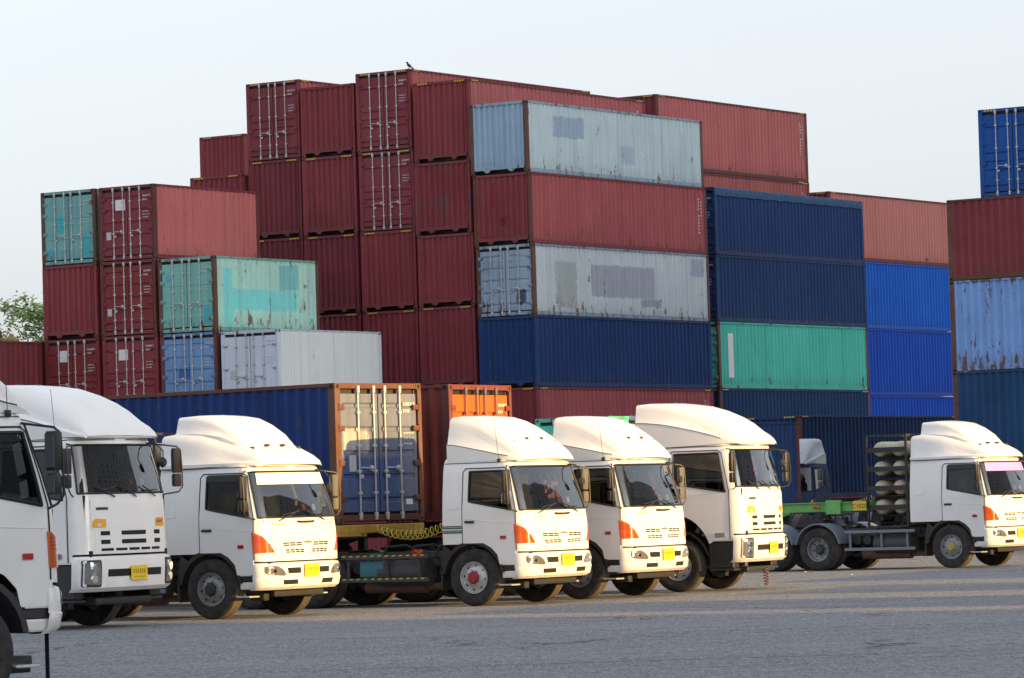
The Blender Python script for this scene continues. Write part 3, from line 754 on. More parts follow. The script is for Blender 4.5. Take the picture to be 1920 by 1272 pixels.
def make_truck(kind, pos, rz, label, paint='white', rim='dark', roof='low', dz=0.0, visor=None, rack=False, group='parked tractor trucks', deco=None, chassis=True, wb=3.6, stripes=False, detail=True, lower=None, box=False, rear_guard=True, roofm=None):
    T = empty('truck', pos, rz, label, 'truck', group)
    PM = M[paint]; LM = M[lower or paint]
    H = kind == 'hino'
    if H:
        xb = -.62 if roof == 'low' else -1.05
        cab = Cab([(.3, 1.23, 1.22), (.97, 1.215, 1.22), (1.5, 1.19, 1.225), (1.72, 1.165, 1.22), (2.0, 1.09, 1.195), (2.51, .93, 1.13), (2.60, .88, 1.10), (2.67, .78, 1.03), (2.70, .60, .9)], .24, .34, .07, xb)
        zs_ws = (1.71, 2.50); tW = 1.62; sA = ((.845, 1.72), (.70, 2.43)); sB = (-.06, 1.89); ztop = 2.43; zfb = .97
        def zbot(x):
            if x > .56: return .73
            if x > -.30: return .515 + math.sqrt(max(.0, .665 ** 2 - x * x)) if abs(x) < .66 else 1.13
            return 1.12
        zrow = [1.27, 1.5]
        door = [(-.19, 1.125), (-.19, 1.86), (.90, 1.69), (.915, .745), (.57, .745), (.53, .92), (.40, 1.05), (.2, 1.155), (0, 1.19), (-.15, 1.165)]
    else:
        xb = -.85
        cab = Cab([(.3, 1.52, 1.22), (1.1, 1.51, 1.22), (1.9, 1.49, 1.225), (2.03, 1.475, 1.215), (2.3, 1.43, 1.19), (2.76, 1.33, 1.13), (2.86, 1.28, 1.10), (2.93, 1.15, 1.04), (2.96, .9, .9)], .27, .32, .09, xb)
        zs_ws = (2.03, 2.76); tW = 1.6; sA = ((1.05, 1.94), (.90, 2.70)); sB = (-.04, 2.12); ztop = 2.70; zfb = 1.12
        def zbot(x):
            if x > .72: return .98
            if x > -.7: return .5 + 1.0 * math.sqrt(max(0, 1 - (x / .76) ** 2)) if abs(x) < .74 else 1.0
            return 1.0
        zrow = [1.56, 1.75]
        door = [(-.12, 1.50), (-.12, 2.09), (1.10, 1.90), (1.115, 1.0), (.74, 1.0), (.68, 1.0), (.55, 1.2), (.38, 1.38), (.15, 1.5)]
    tA = lambda z: cab.tx(lerp(sA[0][0], sA[1][0], max(0, min(1, (z - sA[0][1]) / (sA[1][1] - sA[0][1])))), z)
    tB = lambda z: cab.tx(sB[0], z)
    n1, n2, n3, n4 = 10, 5, 12, 8
    # rows: (z front, z at window front edge, z at window rear edge)
    R_ = [None] + [(z, z, z) for z in zrow] + [(zs_ws[0], sA[0][1], sB[1])]
    k0 = len(R_) - 1; NW = 5
    for i in range(1, NW): q = i / NW; R_.append((lerp(zs_ws[0], zs_ws[1], q), lerp(sA[0][1], ztop, q), lerp(sB[1], ztop, q)))
    R_.append((zs_ws[1], ztop, ztop)); k1 = len(R_) - 1
    lvz = [l[0] for l in cab.lv]; R_ += [(z, z, z) for z in lvz[-3:]]
    def body_rows(off, side):
        out = []
        for k, rr in enumerate(R_):
            row = []
            tot = n1 + n2 + n3 + n4
            for j in range(tot + 1):
                if rr is None: zf = zfb; za = zb_ = zfb
                else: zf, za, zb_ = rr
                if j <= n1: z = zf; t = lerp(0, tW, j / n1)
                elif j <= n1 + n2: q = (j - n1) / n2; z = lerp(zf, za, q); t = lerp(tW, tA(z), q)
                elif j <= n1 + n2 + n3: q = (j - n1 - n2) / n3; z = lerp(za, zb_, q); t = lerp(tA(z), tB(z), q)
                else: q = (j - n1 - n2 - n3) / n4; z = zb_; t = lerp(tB(z), 3, q)
                if rr is None:
                    p = cab.S(t, 1.2); z = zfb if t < 1.95 else zbot(p.x)
                row.append(cab.S(t * side, z) + cab.N(t * side, z) * off)
            out.append(row)
        return out
    def skip(i, j): return (k0 <= i < k1) and (j < n1 or n1 + n2 <= j < n1 + n2 + n3)
    b = MB(); li = MB()
    for side in (-1, 1):
        g = body_rows(0, side); b.grid(g, 0, skip, flip=side > 0)
        gi = body_rows(-.035, side); li.grid(gi, 0, skip, flip=side < 0)
        # reveal between skin and lining around the openings is bridged by the gaskets
        if side < 0: gR = g
        else: gL = g
    # rear wall and roof cap
    b.grid([[r_[-1] for r_ in gL], [r_[-1] for r_ in gR]], 0)
    top = gR[-1][::-1] + gL[-1][1:]; b.add(top, [tuple(range(len(top)))[::-1]])
    li.grid([[r_[-1] + Vector((.05, 0, 0)) for r_ in gL], [r_[-1] + Vector((.05, 0, 0)) for r_ in gR]], 0, flip=True)
    body = b.build('cab_body', PM, T, 40, loc=(0, 0, dz))
    li.build('cab_lining', M['interior'], body, 40)
    # interior floor, dash, seats, wheel
    it = MB(); fz = zs_ws[0] - .55
    it.box(xb + .06, cab.lv[1][1] - .3, -1.12, 1.12, fz - .1, fz)
    it.prism([(cab.lv[1][1] - .62, fz), (cab.lv[1][1] - .16, fz), (cab.lv[1][1] - .16, zs_ws[0] - .03), (cab.lv[1][1] - .35, zs_ws[0] - .02), (cab.lv[1][1] - .58, zs_ws[0] - .12)], 'y', -1.1, 1.1)
    it.build('dashboard', M['interior'], body, 0)
    for sy in (-.62, .62):
        q = MB(); sx = .28 if H else .55
        q.cbox(sx - .25, sx + .25, sy - .26, sy + .26, fz + .25, fz + .45, .05); q.cbox(sx - .34, sx - .2, sy - .25, sy + .25, fz + .4, fz + 1.02, .05); q.cbox(sx - .32, sx - .22, sy - .13, sy + .13, fz + 1.04, fz + 1.22, .03)
        q.build('seat', M['seat'], body)
    q = MB(); cx = cab.lv[1][1] - .62; q.tube([(cx + .1 * math.cos(a), -.62 + .22 * math.sin(a), fz + .62 + .19 * math.cos(a)) for a in [i * math.pi / 9 for i in range(19)]], .017, 6); q.tube([(cx, -.62, fz + .62), (cx + .3, -.62, fz + .35)], .03, 6)
    q.build('steering_wheel', M['black'], body)
    # glass
    def pane(rows_, j0, j1): return [r_[j0:j1 + 1] for r_ in rows_[k0:k1 + 1]]
    gi = {s_: body_rows(-.008, s_) for s_ in (-1, 1)}
    w = MB(); L_ = pane(gi[1], 0, n1); Rr = pane(gi[-1], 0, n1); w.grid([a[::-1] + c[1:] for a, c in zip(Rr, L_)]); ws = w.build('windshield', M['glass'], T, 60, loc=(0, 0, dz))
    ga = MB(); g8 = {s_: body_rows(.004, s_) for s_ in (-1, 1)}
    Lp = pane(g8[1], 0, n1); Rp = pane(g8[-1], 0, n1)
    loop = [r_[-1] for r_ in Rp] + Rp[-1][::-1][1:] + Lp[-1][1:] + [r_[-1] for r_ in Lp[::-1]][1:] + Lp[0][::-1][1:] + Rp[0][1:]
    ga.tube(loop + [loop[0]], .016, 6); ga.build('windshield_seal', M['rubber'], ws)
    for side in (-1, 1):
        w = MB(); pn = pane(gi[side], n1 + n2, n1 + n2 + n3); w.grid(pn, flip=side > 0); sw = w.build('side_window', M['glass_dark'], T, 60, loc=(0, 0, dz))
        pn = pane(g8[side], n1 + n2, n1 + n2 + n3); lp = [r_[0] for r_ in pn] + pn[-1][1:] + [r_[-1] for r_ in pn[::-1]][1:] + pn[0][::-1][1:]
        q = MB(); q.tube(lp + [lp[0]], .018, 6); q.build('window_seal', M['rubber'], sw)
        if detail and visor and side < 0 or (H and roof == 'high' and side < 0):
            q = MB(); za_, zb2 = ztop - .09, ztop + .03
            patch(q, cab, [(sB[0] + .02, za_), (sA[1][0] + .02, za_), (sA[1][0] - .01, zb2), (sB[0] + .02, zb2)], 'S', .035, .03, side, 6, 3); q.build('rain_visor', M['black'], sw)
        # door : lower panel proud of the skin + frame seam
        q = MB(); patch(q, cab, door, 'S', .006, .008, side, 14, 12, r=.02); dr = q.build('door', PM if not lower else LM, T, 40, loc=(0, 0, dz))
        q = MB(); d0 = min(p[0] for p in door); d1 = max(p[0] for p in door); zt = ztop + .055
        zdb = [p[1] for p in door][0]
        pts = [cab.pt('S', d0 - .008, z, .003, side) for z in [lerp(zdb, zt - .06, i / 6) for i in range(7)]] + [cab.pt('S', d0 + .05, zt, .003, side)] + [cab.pt('S', lerp(d0 + .06, sA[1][0] - .02, i / 5), zt, .003, side) for i in range(6)]
        pts += [cab.pt('S', lerp(sA[1][0] + .06, d1 + .012, i / 6), lerp(zt - .05, sA[0][1], i / 6), .003, side) for i in range(7)] + [cab.pt('S', d1 + .012, z, .004, side) for z in (1.5, 1.2, 1.0)]
        q.tube(pts, .009, 5); q.build('door_seam', M['rubber'], dr)
        hx, hz = (-.03, 1.52) if H else (.02, 1.86)
        q = MB(); p = cab.pt('S', hx, hz, .012, side); q.cbox(p.x - .11, p.x + .09, p.y - .02, p.y + .02, p.z - .022, p.z + .022, .01); q.build('door_handle', M['black'] if H else M[paint], dr)
        q = MB()
        if H: patch(q, cab, [(.60, 1.20), (.72, 1.20), (.72, 1.26), (.60, 1.26)], 'S', .02, .02, side, 3, 2, r=.01); q.build('side_marker', M['red_lens'] if side < 0 else M['amber'], dr)
        else: patch(q, cab, [(.82, 1.06), (1.02, 1.06), (1.02, 1.14), (.82, 1.14)], 'S', .03, .03, side, 3, 2, r=.02); q.build('side_marker', M['lamp'], dr)
        # crease along the door
        if H:
            q = MB(); q.tube([cab.pt('S', lerp(-.15, .88, i / 8), lerp(1.585, 1.50, i / 8) - .02 * math.sin(i / 8 * 3.1), .0, side) for i in range(9)], .012, 6); q.build('door_crease', PM, dr)
            q = MB(); patch(q, cab, [(xb + .10, 1.75), (xb + .34, 1.75), (xb + .34, 2.42), (xb + .10, 2.42)], 'S', .004, .006, side, 4, 5, r=.06); q.build('sleeper_panel', PM, body)
    # ---------------------------------------------------------------- front
    if H:
        q = MB()
        for sg in (-1, 1): patch(q, cab, [(1.98, 1.115), (1.98, 1.47), (1.80, 1.455), (1.52, 1.39), (1.25, 1.26), (1.06, 1.115)], 'T', .014, .02, sg, 8, 7, r=.02)
        # two lamps -> two objects
        for sg in (-1, 1):
            q = MB(); patch(q, cab, [(1.98, 1.115), (1.98, 1.47), (1.80, 1.455), (1.52, 1.39), (1.25, 1.26), (1.06, 1.115)], 'T', .014, .02, sg, 8, 7, r=.02); ind = q.build('indicator', M['amber'], T, 40, loc=(0, 0, dz))
            q = MB()
            for i in range(4): patch(q, cab, [(1.92 - .0 * i, 1.29 + i * .035), (1.55 + .06 * i, 1.29 + i * .035), (1.55 + .06 * i, 1.302 + i * .035), (1.92, 1.302 + i * .035)], 'T', .018, .01, sg, 4, 1, r=0)
            tag(q.build('lens_rib', M['red_lens'], ind), kind='stuff')
        q = MB(); patch(q, cab, [(-.86, 1.0), (.86, 1.0), (.94, 1.58), (.5, 1.545), (0, 1.53), (-.5, 1.545), (-.94, 1.58)], 'F', .008, .012, 1, 20, 8, r=.03); hood = q.build('front_panel', PM, T, 40, loc=(0, 0, dz))
        q = MB()
        for sg in (-1, 1):
            for zz, y0_, y1_ in ((1.268, .17, .70), (1.232, .17, .69), (1.150, .11, .65), (1.114, .11, .63)):
                n_ = 4 if zz < 1.2 else 3; wd = (y1_ - y0_) / n_
                for i in range(n_):
                    a, c = y0_ + i * wd + .012, y0_ + (i + 1) * wd - .012
                    patch(q, cab, [(sg * a, zz - .0125), (sg * c, zz - .0125), (sg * c, zz + .0125), (sg * a, zz + .0125)], 'F', .011, .006, 1, 3, 1, r=0)
        tag(q.build('grille_slots', M['hole'], hood, 0), kind='stuff')
        q = MB(); patch(q, cab, [(-.11, 1.26), (.11, 1.26), (.14, 1.29), (.05, 1.285), (0, 1.31), (-.05, 1.285), (-.14, 1.29)], 'F', .016, .01, 1, 8, 4, r=.005); q.build('emblem', M['steel'], hood)
        q = MB(); c0 = cab.pt('F', -.2, 1.625, .045); c1 = cab.pt('F', .2, 1.625, .045); q.tube([cab.pt('F', -.24, 1.635, .0), c0, cab.pt('F', 0, 1.622, .05), c1, cab.pt('F', .24, 1.635, .0)], .018, 8); q.build('grab_rail', M['black'], T, loc=(0, 0, dz))
        q = MB(); q.tube([cab.pt('F', lerp(-.95, .95, i / 16), 1.60 - .03 * math.cos((i / 16 - .5) * 3.1), .001) for i in range(17)], .006, 5); q.build('panel_seam', M['rubber'], hood)
        # bumper
        bc = Cab([(.48, 1.17, 1.2), (.53, 1.235, 1.225), (.67, 1.265, 1.235), (.685, 1.25, 1.23), (.70, 1.255, 1.23), (.86, 1.25, 1.23), (.92, 1.235, 1.225), (.945, 1.19, 1.2)], .26, .36, .07, .3)
        zl = [.48, .505, .53, .60, .67, .685, .70, .78, .86, .92, .945]; tt = [-2.06, -2.03] + [-2 + i * .1 for i in range(0, 41)] + [2.03, 2.06]
        headl = [(-1.13, .87), (-1.13, .775), (-1.08, .745), (-.74, .725), (-.70, .75), (-.76, .82), (-.90, .875)]
    else:
        q = MB(); patch(q, cab, [(-1.0, 1.5), (1.0, 1.5), (1.0, 1.93), (-1.0, 1.93)], 'F', .008, .012, 1, 20, 5, r=.02); hood = q.build('front_panel', PM, T, 40, loc=(0, 0, dz))
        q = MB(); patch(q, cab, [(-.92, 1.14), (.92, 1.14), (.92, 1.485), (-.92, 1.485)], 'F', .008, .012, 1, 20, 5, r=.02); gp = q.build('grille_panel', PM, T, 40, loc=(0, 0, dz))
        q = MB()
        for zz in (1.43, 1.30):
            for y0_, y1_ in ((-.80, -.60), (-.33, .33), (.60, .80)):
                patch(q, cab, [(y0_, zz - .032), (y1_, zz - .032), (y1_, zz + .032), (y0_, zz + .032)], 'F', .011, .006, 1, 6, 1, r=0)
        for i in range(5): y0_ = -.8 + i * .325; patch(q, cab, [(y0_, 1.165), (y0_ + .27, 1.165), (y0_ + .27, 1.205), (y0_, 1.205)], 'F', .011, .006, 1, 4, 1, r=0)
        tag(q.build('grille_slots', M['hole'], gp, 0), kind='stuff')
        q = MB()
        for zz in (1.43, 1.30):
            for i in range(5): y_ = -.27 + i * .135; patch(q, cab, [(y_ - .008, zz - .032), (y_ + .008, zz - .032), (y_ + .008, zz + .032), (y_ - .008, zz + .032)], 'F', .013, .006, 1, 1, 1, r=0)
        tag(q.build('grille_bars', M['interior'], gp, 0), kind='stuff')
        q = MB(); patch(q, cab, [(-.88, 1.78), (-.62, 1.78), (-.62, 1.82), (-.88, 1.82)], 'F', .012, .006, 1, 4, 1, r=0); q.build('vent_slot', M['black'], hood, 0)
        for y0_ in (-.97, .66):
            q = MB(); patch(q, cab, [(y0_, 1.515), (y0_ + .29, 1.515), (y0_ + .29, 1.64), (y0_ + .06, 1.65), (y0_, 1.61)], 'F', .012, .004, 1, 5, 2, r=.01); st = q.build('orange_sticker', M['orange_sticker'], hood, 0)
            q = MB(); patch(q, cab, [(y0_ + .05, 1.57), (y0_ + .24, 1.57), (y0_ + .24, 1.61), (y0_ + .05, 1.61)] if y0_ > 0 else [(y0_ + .10, 1.53), (y0_ + .19, 1.53), (y0_ + .19, 1.58), (y0_ + .10, 1.58)], 'F', .014, .002, 1, 3, 1, r=0); q.build('sticker_print', M['red_ink'] if y0_ > 0 else M['white_ink'], st, 0)
        bc = Cab([(.56, 1.46, 1.2), (.62, 1.53, 1.23), (.95, 1.55, 1.235), (1.05, 1.54, 1.23), (1.09, 1.49, 1.2)], .24, .26, .08, .6)
        zl = [.56, .59, .62, .75, .85, .95, 1.05, 1.09]; tt = [-2.06, -2.03] + [-2 + i * .1 for i in range(0, 41)] + [2.03, 2.06]
        headl = [(-1.17, .68), (-.90, .66), (-.90, 1.0), (-1.17, 1.0)]
    b = MB(); b.grid([[bc.S(t, z) for t in tt] for z in zl]); b.grid([[bc.S(t, zl[-1]) for t in tt], [bc.S(t, zl[-1]) - Vector((.25, 0, 0)) for t in tt]]); b.grid([[bc.S(t, zl[0]) - Vector((.25, 0, 0)) for t in tt], [bc.S(t, zl[0]) for t in tt]])
    bump = b.build('bumper', PM, T, 40, loc=(0, 0, dz))
    for sg in (1, -1):
        q = MB(); hp = [(a * sg, z) for a, z in headl]
        if not H:
            patch(q, bc, [(-sg * -1.2 * -1, .63), (-.865 * sg, .63), (-.865 * sg, 1.035), (-1.2 * sg, 1.035)], 'F', .005, .01, 1, 4, 5, r=.03); q.build('lamp_bezel', M['black'], bump); q = MB()
        else:
            cx_ = sum(a for a, z in hp) / len(hp); cz_ = sum(z for a, z in hp) / len(hp)
            patch(q, bc, [(cx_ + (a - cx_) * 1.09, cz_ + (z - cz_) * 1.2) for a, z in hp], 'F', .006, .01, 1, 6, 6, r=.03); q.build('lamp_bezel', M['zinc_dark'], bump); q = MB()
        patch(q, bc, hp, 'F', .014, .02, 1, 6, 6, r=.03); hl = q.build('headlight', M['lamp'], bump)
        if not H:
            for z_ in (.90, .75):
                q = MB(); c = bc.pt('F', -1.03 * sg, z_, .016); n_ = bc.N(bc.ty(-1.03 * sg, z_), z_); q.cyl(c - n_ * .01, c + n_ * .012, .075, .06, 14); q.build('lamp_reflector', M['chrome'], hl)
        else:
            q = MB(); c = bc.pt('F', -.98 * sg, .80, .014); n_ = bc.N(bc.ty(-.98 * sg, .8), .8); q.cyl(c - n_ * .01, c + n_ * .008, .045, .036, 14); q.build('lamp_reflector', M['chrome'], hl)
    ops = []
    if H:
        for sg in (-1, 1):
            ops += [[(sg * .62, .75), (sg * .28, .75), (sg * .28, .85), (sg * .64, .85)], [(sg * .74, .565), (sg * .36, .565), (sg * .38, .645), (sg * .76, .645)]]
    else: ops = [[(-.72, .78), (.72, .78), (.72, .89), (-.72, .89)]]
    for op in ops:
        q = MB(); patch(q, bc, op, 'F', .004, .006, 1, 10, 2, r=.01); q.build('bumper_opening', M['hole'], bump, 0)
    q = MB(); pz = .80 if H else .83; px_ = bc.at(pz)[0] + .02; q.cbox(px_, px_ + .012, -.2, .24, pz - .115, pz + .105, .004); pl = q.build('number_plate', M['plate'], bump, 0)
    q = MB()
    for i in range(6): q.box(px_ + .0125, px_ + .0135, -.15 + i * .058, -.112 + i * .058, pz - .02, pz + .05)
    for i in range(7): q.box(px_ + .0125, px_ + .0135, -.13 + i * .045, -.105 + i * .045, pz - .08, pz - .06)
    tag(q.build('plate_print', plain_amber, pl, 0), kind='stuff')
    # gap filler between cab and bumper, under-bumper beam
    q = MB(); q.box(cab.lv[1][1] - .5, cab.lv[1][1] - .1, -1.05, 1.05, zl[-1] - .06, zfb + .05); q.build('cross_member', M['hole'], T, 0, loc=(0, 0, dz))
    q = MB(); q.cbox(.75, 1.02 if H else 1.3, -.75, .75, .36, .46, .02); q.cbox(.6, .9, -.9, -.75, .3, .42, .02); q.build('underrun_beam', M['dark_metal'], T)
    # wipers
    for k, (ya, yb) in enumerate(((-.75, -.18), (.05, .62)) if H else ((-.85, -.45), (-.3, .1), (.3, .7))):
        za = zs_ws[0] - .03
        q = MB(); q.tube([cab.pt('F', ya if H and k == 0 else yb, za - .03, .02), cab.pt('F', lerp(ya, yb, .5), za + .05, .035), cab.pt('F', yb if H and k == 0 else ya, za + .13, .03)], .011, 5)
        q.tube([cab.pt('F', lerp(ya, yb, .35) - .1, za + .06, .02), cab.pt('F', lerp(ya, yb, .65) + .22, za + .13 if k == 0 else za + .07, .022)], .008, 5); q.build('wiper', M['black'], T, loc=(0, 0, dz))
    # mirrors on looped arms, both sides
    for sg in (-1, 1):
        fx = .05 if H else .16; ow = .26 if H else .34; zt = zs_ws[1] - .03; zb2 = zs_ws[0] + (.0 if H else -.02)
        p0 = cab.pt('T', 1.75, zt + .05, .0, sg); p9 = cab.pt('T', 1.75, zb2 - .02, 0, sg)
        xo = p0.x + fx + .12; yo = sg * (1.22 + ow)
        path = [p0, Vector((p0.x + fx + .02, sg * 1.22, zt + .03)), Vector((xo, yo - sg * .06, zt)), Vector((xo + .03, yo, zt - .06)), Vector((xo + .05, yo, lerp(zt, zb2, .5))), Vector((xo + .05, yo, zb2 + .10)), Vector((xo + .03, yo - sg * .08, zb2 + .02)), p9]
        q = MB(); q.tube(path, .013, 6); ma = q.build('mirror_arm', M['black'], T, loc=(0, 0, dz))
        for (zc, hh, ww) in ((lerp(zt, zb2, .30), .19, .095), (lerp(zt, zb2, .72), .10, .085)):
            q = MB(); q.cbox(xo - .06, xo + .03, yo - ww - sg * .06, yo + ww - sg * .06, zc - hh, zc + hh, .025); mr = q.build('mirror', M['black'] if (sg < 0 or not H) else M['zinc_dark'], ma)
            q = MB(); q.box(xo - .064, xo - .061, yo - ww * .8 - sg * .06, yo + ww * .8 - sg * .06, zc - hh * .85, zc + hh * .85); q.build('mirror_glass', M['chrome'], mr, 0)
    # close-up mirror at the kerb-side front corner
    q = MB(); c = cab.pt('F', .82, zs_ws[1] + .03, .0); e = Vector((c.x + .28, .86, lerp(zs_ws[0], zs_ws[1], .62))); q.tube([c, c + Vector((.16, .02, -.02)), e + Vector((0, 0, .18)), e], .011, 6); ma = q.build('mirror_arm', M['black'], T, loc=(0, 0, dz))
    q = MB(); q.cyl(e + Vector((-.015, 0, 0)), e + Vector((.03, 0, 0)), .085, .06, 14); q.build('round_mirror', M['black'], ma)
    # sun strip / decorations inside the screen
    if visor:
        q = MB(); z0_ = zs_ws[1] - .22; patch(q, cab, [(-1.02, z0_), (1.02, z0_), (.98, zs_ws[1] - .02), (-.98, zs_ws[1] - .02)], 'F', .006, .004, 1, 20, 3, r=.01); q.build('sun_strip', M[visor], ws)
    if deco:
        q = MB(); rnd = random.Random(4)
        for k in range(deco[1]):
            y = lerp(deco[2], deco[3], rnd.random()); z = zs_ws[0] + rnd.uniform(.22, .55); c = cab.pt('F', y, z, -.09); q.cbox(c.x - .015, c.x + .015, c.y - .035, c.y + .035, c.z - .035, c.z + .035, .012)
        for y in (deco[2], lerp(deco[2], deco[3], .5), deco[3]):
            q.tube([cab.pt('F', y, zs_ws[1] - .12, -.08), cab.pt('F', y + .05, zs_ws[0] + .35, -.09)], .008, 5)
        q.build('hanging_ornament', M[deco[0]], ws)
    q = MB(); c = cab.pt('F', .1, zs_ws[1] - .12, -.12); q.cbox(c.x - .03, c.x, c.y - .11, c.y + .11, c.z - .04, c.z + .03, .01); q.build('rear_view_mirror', M['black'], ws)
    for y_ in (.35, .02):
        q = MB(); patch(q, cab, [(y_, zs_ws[0] + .12), (y_ + .1, zs_ws[0] + .12), (y_ + .1, zs_ws[0] + .22), (y_, zs_ws[0] + .22)], 'F', -.02, .002, 1, 2, 1, r=0); q.build('permit_sticker', M['paper'] if y_ > .1 else M['red_ink'], ws, 0)
    # ---------------------------------------------------------------- roof
    b = MB()
    if H and roof == 'low':
        st = [(-.56, 2.60, 1.10, 2.93, 3.43, .98, .16), (-.42, 2.60, 1.10, 2.92, 3.445, .97, .2), (-.2, 2.60, 1.10, 2.88, 3.43, .95, .25), (.05, 2.61, 1.10, 2.83, 3.36, .95, .30), (.3, 2.61, 1.10, 2.78, 3.24, .97, .32), (.52, 2.62, 1.09, 2.73, 3.09, .98, .30), (.7, 2.62, 1.05, 2.70, 2.93, .96, .2), (.83, 2.61, .99, 2.66, 2.80, .93, .1), (.905, 2.60, .95, 2.63, 2.70, .91, .05), (.935, 2.585, .92, 2.60, 2.62, .9, .01)]
        fairing(b, st); rf = b.build('wind_deflector', M[roofm] if roofm else PM, T, 50, loc=(0, 0, dz)); lampx, lampz = .60, lambda y: 3.03
        lp_ = [(.62, y, 3.005 - .06 * (y / .7) ** 2) for y in (-.72, -.26, .26, .72)]
    elif H:
        st = [(-1.04, 2.60, 1.16, 2.66, 3.17, 1.08, .12), (-.8, 2.60, 1.17, 2.66, 3.20, 1.07, .16), (-.3, 2.60, 1.15, 2.66, 3.19, 1.05, .25), (0.0, 2.61, 1.13, 2.66, 3.14, 1.03, .32), (.3, 2.61, 1.11, 2.66, 3.05, 1.0, .34), (.6, 2.62, 1.06, 2.66, 2.91, .97, .25), (.8, 2.61, .99, 2.65, 2.79, .93, .12), (.90, 2.60, .95, 2.63, 2.70, .91, .05), (.935, 2.585, .92, 2.60, 2.62, .9, .01)]
        fairing(b, st); rf = b.build('high_roof', PM, T, 50, loc=(0, 0, dz))
        b = MB(); st = [(-.86, 3.12, .93, 3.2, 3.49, .84, .10), (-.5, 3.12, .93, 3.2, 3.51, .83, .14), (-.2, 3.10, .92, 3.17, 3.46, .82, .16), (.05, 3.06, .9, 3.13, 3.34, .82, .14), (.3, 3.0, .86, 3.04, 3.16, .8, .08), (.45, 2.93, .8, 2.95, 2.97, .78, .02)]
        fairing(b, st); b.build('roof_spoiler', PM, rf, 50)
        lp_ = [(.58, y, 2.955 - .05 * (y / .7) ** 2) for y in (-.7, -.24, .24, .7)]
    else:
        zt = 3.72
        st = [(-.84, 2.84, 1.14, 3.34, 3.70, 1.05, .10), (-.6, 2.84, 1.14, 3.33, zt, 1.04, .14), (-.25, 2.84, 1.14, 3.29, zt - .01, 1.03, .22), (.1, 2.85, 1.14, 3.22, 3.66, 1.02, .30), (.45, 2.86, 1.13, 3.14, 3.56, 1.02, .36), (.75, 2.87, 1.12, 3.06, 3.43, 1.01, .36), (.95, 2.88, 1.10, 2.99, 3.30, 1.0, .30), (1.12, 2.88, 1.06, 2.94, 3.14, .98, .2), (1.24, 2.88, 1.03, 2.91, 3.05, .97, .12), (1.31, 2.87, 1.0, 2.90, 2.97, .96, .06), (1.345, 2.85, .97, 2.87, 2.89, .95, .01)]
        fairing(b, st); rf = b.build('wind_deflector', M[roofm] if roofm else PM, T, 50, loc=(0, 0, dz))
        lp_ = [(-.35, y, zt - .01 - .03 * (y / .7) ** 2) for y in (-.75, -.25, .25, .75)]
        q = MB(); q.tube([(1.30, lerp(-.95, .95, i / 8), 2.885) for i in range(9)], .025, 6); q.build('visor_lip', PM, rf)
    for p in lp_:
        q = MB(); q.cbox(p[0] - .05, p[0] + .05, p[1] - .03, p[1] + .03, p[2] - .01, p[2] + .035, .012); q.build('marker_lamp', M['dark_lamp'], rf)
    if H and roof == 'low' or not H:
        for sg in (-1, 1): q = MB(); q.tube([(x, sg * (wb_ + .001), zs_) for x, z0_, wb_, zs_, *_ in st[:7]], .008, 5); q.build('roof_seam', M['dark_seam'], rf)
    q = MB(); zz = 2.605 if H else 2.855
    for sg in (-1, 1): q.tube([cab.pt('S', lerp(xb + .02, cab.xc(zz) - .02, i / 8), zz - .02, .004, sg) for i in range(9)] + [cab.pt('T', 2 - i * .2, zz - .02, .004, sg) for i in range(1, 10)], .008, 5)
    q.build('roof_joint', M['dark_seam'], body)
    if detail and 'sun strip' not in label and 'cylinders' not in label and 'tallest' not in label:
        q = MB(); c = cab.pt('S', .55 if H else .9, zz + .0, .02, -1); q.cbox(c.x - .03, c.x + .03, c.y - .03, c.y + .02, c.z - .03, c.z + .03, .01); q.tube([c, c + Vector((-.02, -.02, .25)), c + Vector((-.06, -.03, .75))], .004, 4); q.build('aerial', M['black'], T, loc=(0, 0, dz))
    if stripes:
        q = MB()
        for z0_ in (1.40, 1.32): patch(q, cab, [(xb + .01, z0_), (-.2, z0_), (-.2, z0_ + .055), (xb + .01, z0_ + .055)], 'S', .005, .003, -1, 5, 1, r=0)
        sp = q.build('green_stripe', M['stripe_green'], body, 0)
        q = MB()
        for z0_ in (1.423, 1.343):
            for i in range(9): x_ = xb + .03 + i * .043; patch(q, cab, [(x_, z0_), (x_ + .03, z0_), (x_ + .035, z0_ + .014), (x_ + .005, z0_ + .014)], 'S', .007, .003, -1, 1, 1, r=0)
        tag(q.build('stripe_lettering', M['white_ink'], sp, 0), kind='stuff')
    # ---------------------------------------------------------------- running gear
    for sg in (-1, 1):
        wheel(T, 0, sg * 1.2, sg, rim)
        q = MB()
        if H: arc_guard(q, 0, .515, .60, .665, sg * 1.225, sg * .86, rad(8), rad(172)); q.box(-.70, -.66, min(sg * 1.2, sg * .85), max(sg * 1.2, sg * .85), .30, .75); q.prism([(-.72, .62), (-.60, .62), (-.46, 1.0), (-.62, 1.1)], 'y', sg * 1.2, sg * .86)
        else: arc_guard(q, 0, .515, .66, .70, sg * 1.2, sg * .86, rad(15), rad(172)); q.box(-.76, -.72, min(sg * 1.2, sg * .85), max(sg * 1.2, sg * .85), .28, .75)
        q.build('fender', M['black'], T, 40, loc=(0, 0, dz * .5))
        q = MB(); y0_, y1_ = sorted((sg * 1.2, sg * .9))
